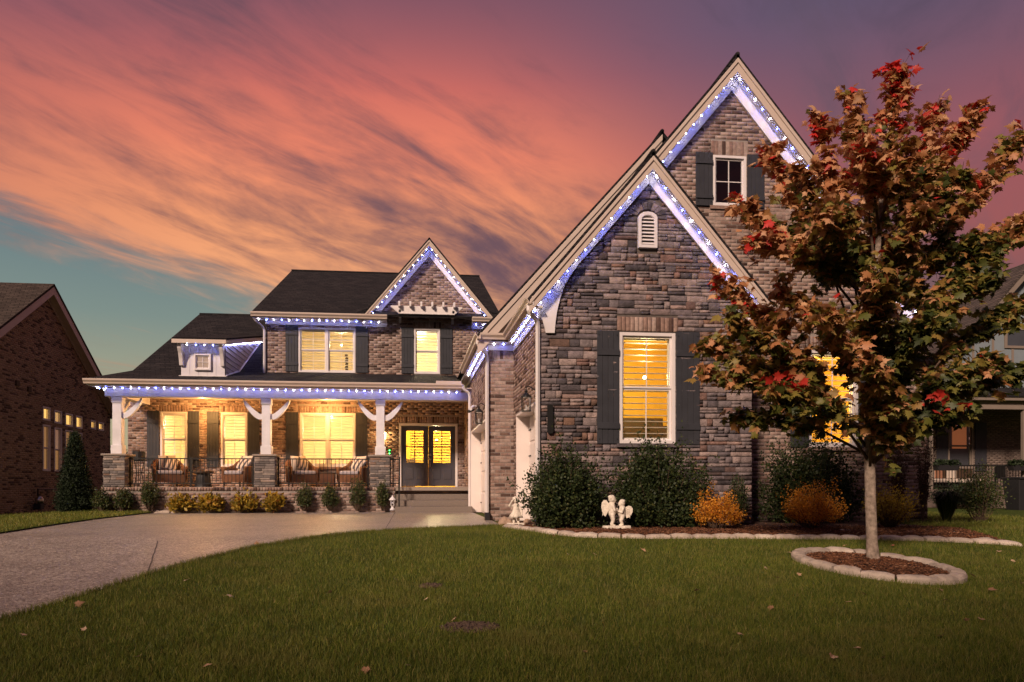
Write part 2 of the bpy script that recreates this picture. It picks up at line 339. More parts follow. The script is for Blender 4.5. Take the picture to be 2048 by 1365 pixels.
class MB:
    def __init__(s): s.v = []; s.f = []
    def add(s, vs, fs):
        n = len(s.v); s.v += [tuple(v) for v in vs]; s.f += [tuple(i + n for i in f) for f in fs]; return s
    def box(s, x0, x1, y0, y1, z0, z1):
        if x0 > x1: x0, x1 = x1, x0
        if y0 > y1: y0, y1 = y1, y0
        if z0 > z1: z0, z1 = z1, z0
        return s.add([(x0, y0, z0), (x1, y0, z0), (x1, y1, z0), (x0, y1, z0), (x0, y0, z1), (x1, y0, z1), (x1, y1, z1), (x0, y1, z1)],
                     [(0, 3, 2, 1), (4, 5, 6, 7), (0, 1, 5, 4), (1, 2, 6, 5), (2, 3, 7, 6), (3, 0, 4, 7)])
    def bar(s, a, b, w, h, up=(0, 0, 1)):
        a, b = Vector(a), Vector(b); d = (b - a).normalized(); u = Vector(up)
        sd = d.cross(u)
        if sd.length < 1e-4: sd = d.cross(Vector((0, 1, 0)))
        sd.normalize(); u = sd.cross(d); vs = []
        for p in (a, b):
            for i, j in ((-1, -1), (1, -1), (1, 1), (-1, 1)): vs.append(p + sd * i * w / 2 + u * j * h / 2)
        return s.add(vs, [(0, 1, 2, 3), (7, 6, 5, 4), (0, 4, 5, 1), (1, 5, 6, 2), (2, 6, 7, 3), (3, 7, 4, 0)])
    def prism(s, poly, y0, y1, ax='y'):
        """poly in (x,z) extruded along y, or in (y,z) extruded along x, or (x,y) extruded along z"""
        n = len(poly); vs = []
        for yy in (y0, y1):
            for a, b in poly: vs.append((a, yy, b) if ax == 'y' else ((yy, a, b) if ax == 'x' else (a, b, yy)))
        fs = [tuple(range(n)), tuple(range(2 * n - 1, n - 1, -1))] + [(i, i + n, (i + 1) % n + n, (i + 1) % n) for i in range(n)]
        return s.add(vs, fs)
    def tube(s, pts, r, seg=8, cap=True):
        pts = [Vector(p) for p in pts]; rs = r if isinstance(r, (list, tuple)) else [r] * len(pts); vs = []; prev = None
        for i, p in enumerate(pts):
            d = (pts[min(i + 1, len(pts) - 1)] - pts[max(i - 1, 0)]).normalized()
            u = prev if prev is not None else (Vector((0, 0, 1)) if abs(d.z) < .9 else Vector((1, 0, 0)))
            u = (u - d * u.dot(d)).normalized(); w = d.cross(u); prev = u
            for k in range(seg):
                a = 2 * math.pi * k / seg; vs.append(p + (u * math.cos(a) + w * math.sin(a)) * rs[i])
        fs = [(i * seg + k, i * seg + (k + 1) % seg, (i + 1) * seg + (k + 1) % seg, (i + 1) * seg + k) for i in range(len(pts) - 1) for k in range(seg)]
        if cap: fs += [tuple(range(seg - 1, -1, -1)), tuple((len(pts) - 1) * seg + k for k in range(seg))]
        return s.add(vs, fs)
    def lathe(s, prof, c=(0, 0, 0), seg=14):
        vs = [(c[0] + r * math.cos(2 * math.pi * k / seg), c[1] + r * math.sin(2 * math.pi * k / seg), c[2] + z) for r, z in prof for k in range(seg)]
        fs = [(i * seg + k, i * seg + (k + 1) % seg, (i + 1) * seg + (k + 1) % seg, (i + 1) * seg + k) for i in range(len(prof) - 1) for k in range(seg)]
        fs += [tuple(range(seg - 1, -1, -1)), tuple((len(prof) - 1) * seg + k for k in range(seg))]
        return s.add(vs, fs)
    def ico(s, c, r, sub=2, sc=(1, 1, 1), rot=None):
        bm = bmesh.new(); bmesh.ops.create_icosphere(bm, subdivisions=sub, radius=1)
        mt = Matrix.Diagonal((*sc, 1)); mt = (rot.to_matrix().to_4x4() if rot else Matrix()) @ mt
        vs = [Vector(c) + (mt @ v.co) * r for v in bm.verts]; fs = [tuple(v.index for v in f.verts) for f in bm.faces]; bm.free()
        return s.add(vs, fs)
    def build(s, name, mat, parent=None, smooth=False, local=False, loc=None, bevel=0):
        me = bpy.data.meshes.new(name); me.from_pydata(s.v, [], s.f)
        bm = bmesh.new(); bm.from_mesh(me); bmesh.ops.recalc_face_normals(bm, faces=bm.faces); bm.to_mesh(me); bm.free()
        me.materials.append(M[mat])
        if smooth: me.polygons.foreach_set('use_smooth', np.ones(len(me.polygons), dtype=bool)); me.update()
        o = link(name, me, parent, loc, local)
        if bevel:
            b = o.modifiers.new('bevel', 'BEVEL'); b.width = bevel; b.segments = 2; b.limit_method = 'ANGLE'
        return o
def copy_tree(o, parent=None, loc=None, rz=None):
    c = o.copy(); COL.objects.link(c); c.parent = parent
    if loc is not None: c.location = loc
    if rz is not None: c.rotation_euler = (0, 0, rz)
    for ch in [x for x in o.children]: copy_tree(ch, c)
    return c

# ------------------------------------------------------------------ masonry builders
class Wall:
    """a vertical face: origin, direction along u, outward normal n"""
    def __init__(s, ox, oy, ux, uy, nx, ny, u1, bot, top, openings=()):
        s.o = np.array((ox, oy, 0.)); s.u = np.array((ux, uy, 0.)); s.n = np.array((nx, ny, 0.)); s.u1 = u1
        s.bot = bot; s.top = top; s.op = list(openings)      # bot / top: lists of (u, z)
    def P(s, u, n, z): return tuple(s.o + s.u * u + s.n * n + np.array((0, 0, z)))
    def fn(s, prof, u): return float(np.interp(u, [p[0] for p in prof], [p[1] for p in prof]))
    def backing(s, mat, name='wall', parent=None, n=0.0):
        us = sorted(set([0, s.u1] + [p[0] for p in s.bot + s.top] + [x for o in s.op for x in o[:2]]))
        mb = MB()
        for a, b in zip(us, us[1:]):
            if b - a < 1e-5: continue
            m = (a + b) / 2; cuts = sorted([(o[2], o[3]) for o in s.op if o[0] < m < o[1]])
            ba, bb, ta, tb = s.fn(s.bot, a + 1e-6), s.fn(s.bot, b - 1e-6), s.fn(s.top, a + 1e-6), s.fn(s.top, b - 1e-6)
            lo = (ba, bb)
            for c0, c1 in cuts + [(None, None)]:
                hi = (ta, tb) if c0 is None else (c0, c0)
                if hi[0] > lo[0] + 1e-4 or hi[1] > lo[1] + 1e-4:
                    mb.add([s.P(a, n, lo[0]), s.P(b, n, lo[1]), s.P(b, n, hi[1]), s.P(a, n, hi[0])], [(0, 1, 2, 3)])
                if c0 is not None: lo = (c1, c1)
        for (a, b, z0, z1, *rest) in s.op:       # reveals
            d = n - .16
            q = [(a, z0), (b, z0), (b, z1), (a, z1)]
            for i in range(4):
                (u0, w0), (u1, w1) = q[i], q[(i + 1) % 4]
                mb.add([s.P(u0, n, w0), s.P(u1, n, w1), s.P(u1, d, w1), s.P(u0, d, w0)], [(0, 1, 2, 3)])
        me = bpy.data.meshes.new(name); me.from_pydata(mb.v, [], mb.f); me.materials.append(M[mat]); return link(name, me, parent)
    def rows(s, z0, z1, ca, cb, openings):
        """free intervals of a course"""
        N = 240; iv = []; us = np.linspace(0, s.u1, N + 1); ok = np.ones(N + 1, bool)
        t = np.interp(us, [p[0] for p in s.top], [p[1] for p in s.top]); b = np.interp(us, [p[0] for p in s.bot], [p[1] for p in s.bot])
        ok &= (t >= z1 - .02) & (b <= z0 + .02)
        segs = []; i = 0
        while i <= N:
            if ok[i]:
                j = i
                while j < N and ok[j + 1]: j += 1
                if j > i: segs.append((us[i], us[j]))
                i = j + 1
            else: i += 1
        for (a, b2, c0, c1, *r) in openings:
            if c0 < z1 - .012 and c1 > z0 + .012:
                ns = []
                for (p, q) in segs:
                    if b2 <= p or a >= q: ns.append((p, q)); continue
                    if a > p + .02: ns.append((p, a))
                    if b2 < q - .02: ns.append((b2, q))
                segs = ns
        return segs
    def bricks(s, L=.232, H=.0745, gap=.010, soldiers=(), z0=None):
        out = []; op = list(s.op) + [(a, b, c, d) for (a, b, c, d) in soldiers]
        zmin = min(p[1] for p in s.bot) if z0 is None else z0; zmax = max(p[1] for p in s.top); r = 0; z = zmin
        while z < zmax:
            off = (r % 2) * L / 2 + (r * .037) % .02
            for (a, b) in s.rows(z, z + H, 0, 0, op):
                k = math.floor((a - off) / L)
                while True:
                    p = max(a, off + k * L); q = min(b, off + (k + 1) * L)
                    if p >= b: break
                    if q - p > .03: out.append((p + gap / 2, q - gap / 2, z + gap / 2, z + H - gap / 2))
                    k += 1
            z += H; r += 1
        for (a, b, c, d) in soldiers:
            n = max(1, round((b - a) / .078)); w = (b - a) / n
            for i in range(n): out.append((a + i * w + gap / 2, a + (i + 1) * w - gap / 2, c + gap / 2, d - gap / 2))
        return out
    def stones(s, extra=()):
        out = []; z = min(p[1] for p in s.bot); zmax = max(p[1] for p in s.top)
        while z < zmax:
            H = random.choice((.065, .08, .095, .11, .125, .14))
            for (a, b) in s.rows(z, z + H, 0, 0, list(s.op) + list(extra)):
                u = a
                while u < b - 1e-3:
                    L = random.choice((.14, .19, .24, .30, .38, .46)) * random.uniform(.8, 1.15)
                    if H > .11: L *= .75
                    if b - (u + L) < .12: L = b - u
                    g = .004
                    if H > .10 and random.random() < .5:
                        h = H * random.uniform(.42, .58); m = u + L * random.uniform(.35, .65) if L > .3 and random.random() < .5 else None
                        out.append((u + g, u + L - g, z + g * .7, z + h - g * .5))
                        if m: out.append((u + g, m - g, z + h + g * .5, z + H - g * .7)); out.append((m + g, u + L - g, z + h + g * .5, z + H - g * .7))
                        else: out.append((u + g, u + L - g, z + h + g * .5, z + H - g * .7))
                    else: out.append((u + g, u + L - g, z + g * .7, z + H - g * .7))
                    u += L
            z += H
        return out
def brick_arrays(wall, rects, base=0.0, proud=(.006, .013), ch=.004):
    r = np.array(rects); n = len(r); pr = rng.uniform(*proud, n) + base
    U0, U1, Z0, Z1 = r.T; v = np.zeros((n, 8, 3)); j = lambda: rng.uniform(-.0015, .0015, n)
    for i, (u, z) in enumerate(((U0, Z0), (U1, Z0), (U1, Z1), (U0, Z1))):
        v[:, i, 0], v[:, i, 1], v[:, i, 2] = u, base - .004, z
        su = 1 if i in (0, 3) else -1; sz = 1 if i in (0, 1) else -1
        v[:, i + 4, 0], v[:, i + 4, 1], v[:, i + 4, 2] = u + su * ch + j(), pr + j(), z + sz * ch + j()
    w = wall.o + v[..., 0:1] * wall.u + v[..., 1:2] * wall.n + v[..., 2:3] * np.array((0, 0, 1.))
    F = np.array([(4, 5, 6, 7), (0, 1, 5, 4), (1, 2, 6, 5), (2, 3, 7, 6), (3, 0, 4, 7)])
    return w.reshape(-1, 3), F, n
def brick_mass(name, groups, mat, parent):
    vs, fs, k = [], [], 0
    for wall, rects, base in groups:
        if not rects: continue
        w, F, n = brick_arrays(wall, rects, base); vs.append(w)
        fs.append((F[None] + (np.arange(n) * 8)[:, None, None] + k).reshape(-1, 4)); k += n * 8
    me = mesh_np(name, np.concatenate(vs), np.concatenate(fs), mat); o = link(name, me, parent); o['kind'] = 'stuff'; return o
def rough_block(nu, nz, seed, chz=.02, jit=.35):
    """unit block u,z in 0..1, outward depth 0..1 along n; a cleft front"""
    rr = np.random.default_rng(seed); g = []
    for j in range(nz + 1):
        for i in range(nu + 1):
            u, z = i / nu, j / nz; edge = (i in (0, nu)) or (j in (0, nz))
            uu = u + (0 if i in (0, nu) else rr.uniform(-.08, .08)); zz = z + (0 if j in (0, nz) else rr.uniform(-.1, .1))
            uu = min(max(uu, chz * .6), 1 - chz * .6); zz = min(max(zz, chz * 2), 1 - chz * 2)
            g.append((uu, (rr.uniform(.45, .75) if edge else rr.uniform(.75, 1.15)), zz))
    n0 = len(g); fs = []
    for j in range(nz):
        for i in range(nu):
            a = j * (nu + 1) + i; fs.append((a, a + 1, a + nu + 2, a + nu + 1))
    per = [i for i in range(nu + 1)] + [(nu + 1) * j + nu for j in range(1, nz + 1)] + [(nu + 1) * nz + i for i in range(nu - 1, -1, -1)] + [(nu + 1) * j for j in range(nz - 1, 0, -1)]
    for p in per:
        i, j = p % (nu + 1), p // (nu + 1); g.append((i / nu, -.3, j / nz))
    m = len(per)
    for q in range(m): fs.append((n0 + q, n0 + (q + 1) % m, per[(q + 1) % m], per[q]))
    return np.array(g), np.array(fs)
RB = [rough_block(3, 2, i) for i in range(14)]
def stone_items(wall, rects, depth=(.022, .05)):
    for (a, b, c, d) in rects: yield wall, a, b, c, d, random.uniform(*depth), random.randrange(len(RB))
def wall_matrix(w, a, b, c, d, dep):
    return Matrix(((w.u[0] * (b - a), w.n[0] * dep, 0, w.o[0] + w.u[0] * a), (w.u[1] * (b - a), w.n[1] * dep, 0, w.o[1] + w.u[1] * a), (0, 0, d - c, c), (0, 0, 0, 1)))
RBM = {}
def piece_object(name, it, mat, parent):
    w, a, b, c, d, dep, k = it
    if (k, mat) not in RBM: RBM[(k, mat)] = mesh_np(name, RB[k][0], RB[k][1], mat)
    o = bpy.data.objects.new(name, RBM[(k, mat)]); COL.objects.link(o); o.parent = parent
    m = wall_matrix(w, a, b, c, d, dep); m.translation -= WL[parent.name]; o.matrix_local = m; return o
def stone_mass(name, items, mat, parent):
    vs, fs, k = [], [], 0
    for (w, a, b, c, d, dep, q) in items:
        g, f = RB[q]
        p = w.o + (a + g[:, :1] * (b - a)) * w.u + g[:, 1:2] * dep * w.n + np.array((0, 0, 1.)) * (c + g[:, 2:3] * (d - c))
        vs.append(p); fs.append(f + k); k += len(g)
    me = mesh_np(name, np.concatenate(vs), np.concatenate(fs), mat); o = link(name, me, parent); o['kind'] = 'stuff'; return o
def brick_objects(wall, rects, parent, base=0.0, mat='brick', dep=None):
    for (a, b, c, d) in rects:
        q = BR[random.randrange(len(BR))]; key = ('b', id(q), mat)
        if key not in RBM: RBM[key] = mesh_np('brick', q[0], q[1], mat)
        o = bpy.data.objects.new('brick', RBM[key]); COL.objects.link(o); o.parent = parent
        m = wall_matrix(wall, a, b, c, d, dep or random.uniform(.007, .014)); m.translation -= WL[parent.name]; o.matrix_local = m
def unit_brick(seed):
    rr = np.random.default_rng(seed); v = []
    for (u, z) in ((0, 0), (1, 0), (1, 1), (0, 1)): v.append((u, -.4, z))
    for (u, z) in ((.02, .06), (.98, .06), (.98, .94), (.02, .94)): v.append((u + rr.uniform(-.006, .006), rr.uniform(.85, 1.1), z + rr.uniform(-.02, .02)))
    return np.array(v), np.array([(4, 5, 6, 7), (0, 1, 5, 4), (1, 2, 6, 5), (2, 3, 7, 6), (3, 0, 4, 7)])
BR = [unit_brick(i) for i in range(10)]

# ================================================================== THE BRICK HOUSE
HOUSE = empty('brick_house', (1.5, 16, 0), 'two storey brick and stone house with steep gables, a lit porch and strings of lights', 'house')
YS, YP, YB, YF, YD = 11.8, 14.8, 13.2, 19.3, 21.5
X1, X2 = 2.273, 1.722
XR1, XR2 = 6.155, 10.72
def hp(name, mb, mat, parent=None, **k): return mb.build(name, mat, parent or HOUSE, **k)

def window(wall, u0, u1, z0, z1, cols=2, rows=(2, 2), trim=.055, mat='trim_white', louver=True, unit=1, parent=None, sash=True, lsp=.085, sill=True, lmat='louver_white'):
    """frame with unit double hung sashes, muntins, glass and interior louvres"""
    P = wall.P
    def bx(mb, a, b, n0, n1, c, d):
        p, q = P(a, n0, c), P(b, n1, d); mb.box(p[0], q[0], p[1], q[1], p[2], q[2])
    fr = MB(); t = trim
    bx(fr, u0, u0 + t, -.10, .024, z0, z1); bx(fr, u1 - t, u1, -.10, .024, z0, z1)
    bx(fr, u0 + t, u1 - t, -.10, .022, z1 - t, z1); bx(fr, u0 + t, u1 - t, -.10, .028, z0, z0 + t)
    iw = (u1 - u0 - 2 * t - (unit - 1) * t * 1.5) / unit; xs = []
    for k in range(unit):
        a = u0 + t + k * (iw + t * 1.5); xs.append((a, a + iw))
        if k: bx(fr, a - t * 1.5, a, -.10, .020, z0 + t, z1 - t)
    o = fr.build('window', mat, parent or HOUSE, bevel=.004)
    zm = (z0 + z1) / 2
    for (a, b) in xs:
        sa = MB(); s = .032
        spans = [(z0 + t, zm, -.055, rows[0]), (zm, z1 - t, -.030, rows[1])] if sash else [(z0 + t, z1 - t, -.03, rows[0])]
        for (c, d, n, r) in spans:
            bx(sa, a, a + s, n - .02, n + .012, c, d); bx(sa, b - s, b, n - .02, n + .012, c, d)
            bx(sa, a + s, b - s, n - .02, n + .012, c, c + s); bx(sa, a + s, b - s, n - .02, n + .012, d - s, d)
        sa.build('sash', mat, o)
        mu = MB()
        for (c, d, n, r) in spans:
            for k in range(1, cols):
                m = a + (b - a) * k / cols; bx(mu, m - .008, m + .008, n - .010, n + .006, c + s, d - s)
            for k in range(1, r):
                m = c + (d - c) * k / r; bx(mu, a + s, b - s, n - .009, n + .005, m - .008, m + .008)
        if mu.v: mu.build('muntin', mat, o)
        for (c, d, n, r) in spans:
            g = MB(); g.add([P(a + s, n - .004, c + s), P(b - s, n - .004, c + s), P(b - s, n - .004, d - s), P(a + s, n - .004, d - s)], [(0, 1, 2, 3)]); g.build('pane', 'window_glass', o)
        if louver:
            st = MB(); bx(st, a, a + .035, -.135, -.105, z0 + t, z1 - t); bx(st, b - .035, b, -.135, -.105, z0 + t, z1 - t)
            bx(st, a + .035, b - .035, -.135, -.105, z0 + t, z0 + t + .05); bx(st, a + .035, b - .035, -.135, -.105, z1 - t - .05, z1 - t)
            st.build('louver_frame', lmat, o)
            n = int((z1 - z0 - 2 * t - .12) / lsp); lm = None
            for k in range(n):
                zz = z0 + t + .07 + (k + .5) * (z1 - z0 - 2 * t - .12) / n; tl = .002
                mb = MB(); p = [P(a + .037, -.155, -tl), P(b - .037, -.155, -tl), P(b - .037, -.095, tl), P(a + .037, -.095, tl)]
                mb.add(p + [(x, y, z + .007) for x, y, z in p], [(0, 1, 2, 3), (7, 6, 5, 4), (0, 4, 5, 1), (1, 5, 6, 2), (2, 6, 7, 3), (3, 7, 4, 0)])
                if lm is None: lo = mb.build('louver', lmat, o); lm = lo.data; lo.location.z += zz; 
                else: l2 = link('louver', lm, o); l2.location.z += zz
    return o
def shutter(wall, u0, u1, z0, z1, planks=4, parent=None):
    P = wall.P; w = (u1 - u0) / planks
    def bx(mb, a, b, n0, n1, c, d):
        p, q = P(a, n0, c), P(b, n1, d); mb.box(p[0], q[0], p[1], q[1], p[2], q[2])
    mb = MB(); bx(mb, u0 + .003, u1 - .003, .016, .026, z0 + .003, z1 - .003); o = mb.build('shutter', 'shutter_grey', parent or HOUSE)
    for k in range(planks):
        mb = MB(); bx(mb, u0 + k * w + .0025, u0 + (k + 1) * w - .0025, .022, .042 + random.uniform(0, .002), z0, z1); mb.build('plank', 'shutter_grey', o, bevel=.003)
    H = z1 - z0
    for f in (.13, .78):
        mb = MB(); bx(mb, u0, u1, .0435, .064, z0 + H * f, z0 + H * f + .11 * min(1, H / 1.6)); mb.build('batten', 'shutter_grey', o, bevel=.003)
    mb = MB()
    for a in (u0 + .04, u1 - .04):
        for zz in (z0 + .08, z1 - .08): bx(mb, a - .008, a + .008, .04, .05, zz - .008, zz + .008)
    mb.build('screw_head', 'iron_black', o)
    return o
def room(x0, x1, y0, y1, z0, z1, mat, lights, energy, col, furn=(), bulb=True):
    mb = MB().box(x0, x1, y0, y1, z0, z1); mb.f = [f for f in mb.f]
    mb.f.pop(2)      # open towards the window (the -y face)
    me = bpy.data.meshes.new('interior_room'); me.from_pydata(mb.v, [], mb.f); me.materials.append(M[mat]); o = link('interior_room', me, HOUSE)
    for (x, y, z) in lights:
        l = bpy.data.lights.new('room_lamp', 'POINT'); l.energy = energy; l.color = col; l.shadow_soft_size = .08
        lo = bpy.data.objects.new('room_lamp', l); COL.objects.link(lo); lo.location = (x, y, z)
        if bulb: MB().ico((x, y, z), .032, 2).build('ceiling_bulb', 'room_bulb', o, smooth=True)
    for f in furn: MB().box(*f).build('cabinet', 'furniture_dark', o)
    return o

# ---- stone gable (front)
GC1, GA1, SL1 = 4.216, 6.555, 1.18      # centre, ridge height, slope
def tent(c, a, s, x): return a - s * abs(x - c)
t0 = .30
wS = Wall(X1, YS, 1, 0, 0, -1, XR1 - X1, [(0, -.25), (XR1 - X1, -.25)],
          [(0, tent(GC1, GA1, SL1, X1) - t0), (GC1 - X1, GA1 - t0 - .05), (XR1 - X1, tent(GC1, GA1, SL1, XR1) - t0)], [(1.42, 2.449, 1.493, 3.465)])
wS.backing('mortar_dark', parent=HOUSE)
sold = (1.38, 2.49, 3.475, 3.755)
vent_op = (1.745, 2.115, 4.94, 5.62); 
st_rects = wS.stones([sold, (1.05, 1.42, 1.4, 3.5)[:0] or sold, vent_op, (1.66, 2.20, 5.55, 5.83)])
st_rects = [r for r in st_rects if not (r[1] < 1.40 and r[0] > 1.02 and 1.55 < r[2] < 3.4) and not (r[1] < 2.87 and r[0] > 2.47 and 1.55 < r[2] < 3.4)]
items = list(stone_items(wS, st_rects)); items.sort(key=lambda i: -(i[2] - i[1]) * (i[4] - i[3]) if i[3] > .55 else 0)
for it in items[:300]: piece_object('stone', it, 'ledge_stone', HOUSE)
rest_stone = items[300:]
ns = 14
for k in range(ns): brick_objects(wS, [(sold[0] + (sold[1] - sold[0]) * k / ns + .005, sold[0] + (sold[1] - sold[0]) * (k + 1) / ns - .005, sold[2] + .005, sold[3] - .005)], HOUSE, dep=.034)
MB().box(X1 + sold[0] + .001, X1 + sold[1] - .001, YS - .012, YS - .001, sold[2], sold[3]).build('mortar_bed', 'mortar_dark', HOUSE)
# stone arch above the vent
ang = [R(200 - 11 * k) for k in range(0)]
arch = []
for k in range(9):
    a = R(165 - k * 18.75); b2 = R(165 - (k + 1) * 18.75 + 1.5); c0 = (X1 + 1.93, 5.50)
    r0, r1 = .195, .36
    poly = [(c0[0] + r * math.cos(q), c0[1] + r * .8 * math.sin(q)) for r, q in ((r0, a), (r1, a), (r1, b2), (r0, b2))]
    MB().prism(poly, YS - random.uniform(.03, .045), YS + .01).build('arch_stone', 'ledge_stone', HOUSE, bevel=.006)
# vent
vb = MB(); vx = X1 + 1.93
outer = [(vx - .17, 4.96), (vx + .17, 4.96), (vx + .17, 5.50)] + [(vx + .17 * math.cos(R(a)), 5.50 + .10 * math.sin(R(a))) for a in (30, 60, 90, 120, 150)] + [(vx - .17, 5.50)]
inner = [(vx + (x - vx) * .70, 5.26 + (z - 5.26) * .82) for x, z in outer]
n = len(outer); ys0, ys1 = YS - .075, YS
vs = [(x, ys0, z) for x, z in outer] + [(x, ys0, z) for x, z in inner] + [(x, ys1, z) for x, z in outer] + [(x, ys1, z) for x, z in inner]
fs = []
for i in range(n):
    j = (i + 1) % n; fs += [(i, j, n + j, n + i), (i, 2 * n + i, 2 * n + j, j), (n + i, n + j, 3 * n + j, 3 * n + i)]
GV = MB().add(vs, fs).build('gable_vent', 'trim_white', HOUSE, bevel=.004)
for k in range(8):
    zz = 5.03 + k * .063; MB().add([(vx - .115, YS - .06, zz), (vx + .115, YS - .06, zz), (vx + .115, YS - .012, zz + .052), (vx - .115, YS - .012, zz + .052), (vx - .115, YS - .052, zz - .004), (vx + .115, YS - .052, zz - .004)], [(0, 1, 2, 3), (0, 1, 5, 4)]).build('slat', 'trim_white', GV)
MB().prism(inner, YS - .010, YS - .004).build('vent_back', 'dark_plastic', GV)
window(wS, 1.42, 2.449, 1.493, 3.465, cols=2, rows=(1, 1), trim=.06, lsp=.105)
shutter(wS, 1.013, 1.415, 1.486, 3.485); shutter(wS, 2.457, 2.893, 1.477, 3.49)
room(2.6, 5.9, YS + .16, YS + 3.0, -.1, 3.8, 'room_yellow', [(4.55, 12.9, 2.85)], 150, (1, .74, .30), furn=[(2.9, 5.6, 13.7, 14.4, 0.0, 1.98), (4.25, 5.3, 13.9, 14.5, 1.98, 2.16), (3.3, 3.7, 14.1, 14.6, 1.98, 2.35)])
# slanted attic ladder seen through the lower sash
LD = MB()
for sx in (0, .34): LD.bar((3.55 + sx, 13.2, 2.2), (3.15 + sx, 13.5, .9), .05, .09)
for k in range(6): LD.bar((3.50 - k * .066, 13.24 + k * .05, 2.05 - k * .21), (3.86 - k * .066, 13.24 + k * .05, 2.05 - k * .21), .08, .025)
LD.build('attic_ladder', 'louver_white', HOUSE)

# ---- brick gable behind it
GC2, GA2 = 6.45, 9.27; SL2 = 1.195
op2 = [(6.064 - X1, 6.769 - X1, 6.374, 7.392), (8.105 - X1, 9.17 - X1, 1.53, 3.51)]
g1r = [(0, 3.9), (GC1 - X1, GA1 - .05), (XR1 - X1 - .02, 4.25), (XR1 - X1, -.25), (XR2 - X1, -.25)]
wB = Wall(X1, YB, 1, 0, 0, -1, XR2 - X1, g1r, [(0, 4.2), (GC2 - X1, GA2 - .38), (XR2 - X1, 4.2)], op2)
wB.backing('mortar', parent=HOUSE)
soldB = [(6.03 - X1, 6.80 - X1, 7.40, 7.70), (8.07 - X1, 9.21 - X1, 3.52, 3.80)]
bB = wB.bricks(soldiers=soldB, z0=-.25)
window(wB, *op2[0], cols=2, rows=(2,), sash=False, louver=False, trim=.05)
shutter(wB, 5.70 - X1, 6.055 - X1, 6.36, 7.43); shutter(wB, 6.78 - X1, 7.14 - X1, 6.36, 7.43)
window(wB, *op2[1], cols=2, rows=(1, 1), trim=.06, lsp=.105)
shutter(wB, 7.70 - X1, 8.10 - X1, 1.526, 3.52); shutter(wB, 9.175 - X1, 9.70 - X1, 1.535, 3.52)
room(7.5, 10.3, YB + .16, YB + 2.6, -.1, 3.7, 'room_yellow', [(8.7, 14.3, 2.9)], 190, (1, .74, .30))
room(5.9, 7.0, YB + .16, YB + 1.2, 6.1, 7.6, 'room_dark', [], 0, (1, 1, 1))
MB().box(5.99 , 6.85, YB + .01 - .05, YB - .065 + .02, 6.30, 6.372).build('window_sill', 'brick', HOUSE, bevel=.004)
MB().box(3.64, 4.76, YS - .075, YS + .005, 1.425, 1.490).build('window_sill', 'ledge_stone', HOUSE, bevel=.004)
MB().box(8.06, 9.22, YB - .06, YB + .01, 1.46, 1.526).build('window_sill', 'brick', HOUSE, bevel=.004)

# ---- garage wing: pier, side walls with two garage doors
wP = Wall(X2, YP, 1, 0, 0, -1, X1 - X2, [(0, -.1), (X1 - X2, -.1)], [(0, 3.9), (X1 - X2, 3.9)])
wP.backing('mortar', parent=HOUSE); bP = wP.bricks(z0=-.1, soldiers=[(0, X1 - X2, 3.50, 3.70)])
d1 = (.38, 2.58, -.1, 2.25); wC = Wall(X1, YS, 0, 1, -1, 0, YP - YS, [(0, -.1), (YP - YS, -.1)], [(0, 3.9), (YP - YS, 3.9)], [d1])
wC.backing('mortar', parent=HOUSE); bC = wC.bricks(z0=-.1)
d2 = (.35, 4.2, -.1, 2.25); wD = Wall(X2, YP, 0, 1, -1, 0, YD - YP, [(0, -.1), (YD - YP, -.1)], [(0, 3.9), (YD - YP, 3.9)], [d2])
wD.backing('mortar', parent=HOUSE); bD = wD.bricks(z0=-.1)
def garage(wall, a, b, z1, panels, lab=None):
    P = wall.P
    def bx(mb, a, b, n0, n1, c, d):
        p, q = P(a, n0, c), P(b, n1, d); mb.box(p[0], q[0], p[1], q[1], p[2], q[2])
    j = MB(); bx(j, a, a + .04, -.27, .02, 0, z1); bx(j, b - .04, b, -.27, .02, 0, z1); bx(j, a + .04, b - .04, -.27, .02, z1 - .04, z1); j.build('door_jamb', 'garage_white', HOUSE)
    d = MB(); bx(d, a + .04, b - .04, -.32, -.27, 0, z1 - .04); o = d.build('garage_door', 'garage_white', HOUSE)
    nz = 4; h = (z1 - .06) / nz
    for r in range(nz):
        for c in range(panels):
            w = (b - a - .08) / panels; m = MB(); bx(m, a + .04 + c * w + .04, a + .04 + (c + 1) * w - .04, -.271, -.252, .01 + r * h + .03, .01 + (r + 1) * h - .03)
            m.build('door_panel', 'garage_white', o, bevel=.008)
    for zz in (.9, 1.5):
        m = MB(); bx(m, (a + b) / 2 - .01, (a + b) / 2 + .01, -.25, -.22, zz, zz + .2); m.build('handle', 'iron_black', o)
    m = MB()
    for zz in (h * .5, h * 2.5, h * 3.5): bx(m, b - .30, b - .08, -.25, -.235, zz - .015, zz + .015)
    m.build('hinge', 'iron_black', o)
garage(wC, .38, 2.58, 2.25, 2); garage(wD, .35, 4.2, 2.25, 4)
# plain flanks that close the volumes
def sheet(name, pts, mat, parent=None):
    me = bpy.data.meshes.new(name); me.from_pydata(pts, [], [tuple(range(len(pts)))]); me.materials.append(M[mat]); return link(name, me, parent or HOUSE)
sheet('wall', [(XR1, YS, -.2), (XR1, YB, -.2), (XR1, YB, 4.2), (XR1, YS, 4.2)], 'ledge_stone')
wR = Wall(XR2, YB, 0, 1, 1, 0, 9.0, [(0, -.4), (9, -.4)], [(0, 4.1), (9, 4.1)]); wR.backing('mortar', parent=HOUSE); bR = wR.bricks(z0=-.25)
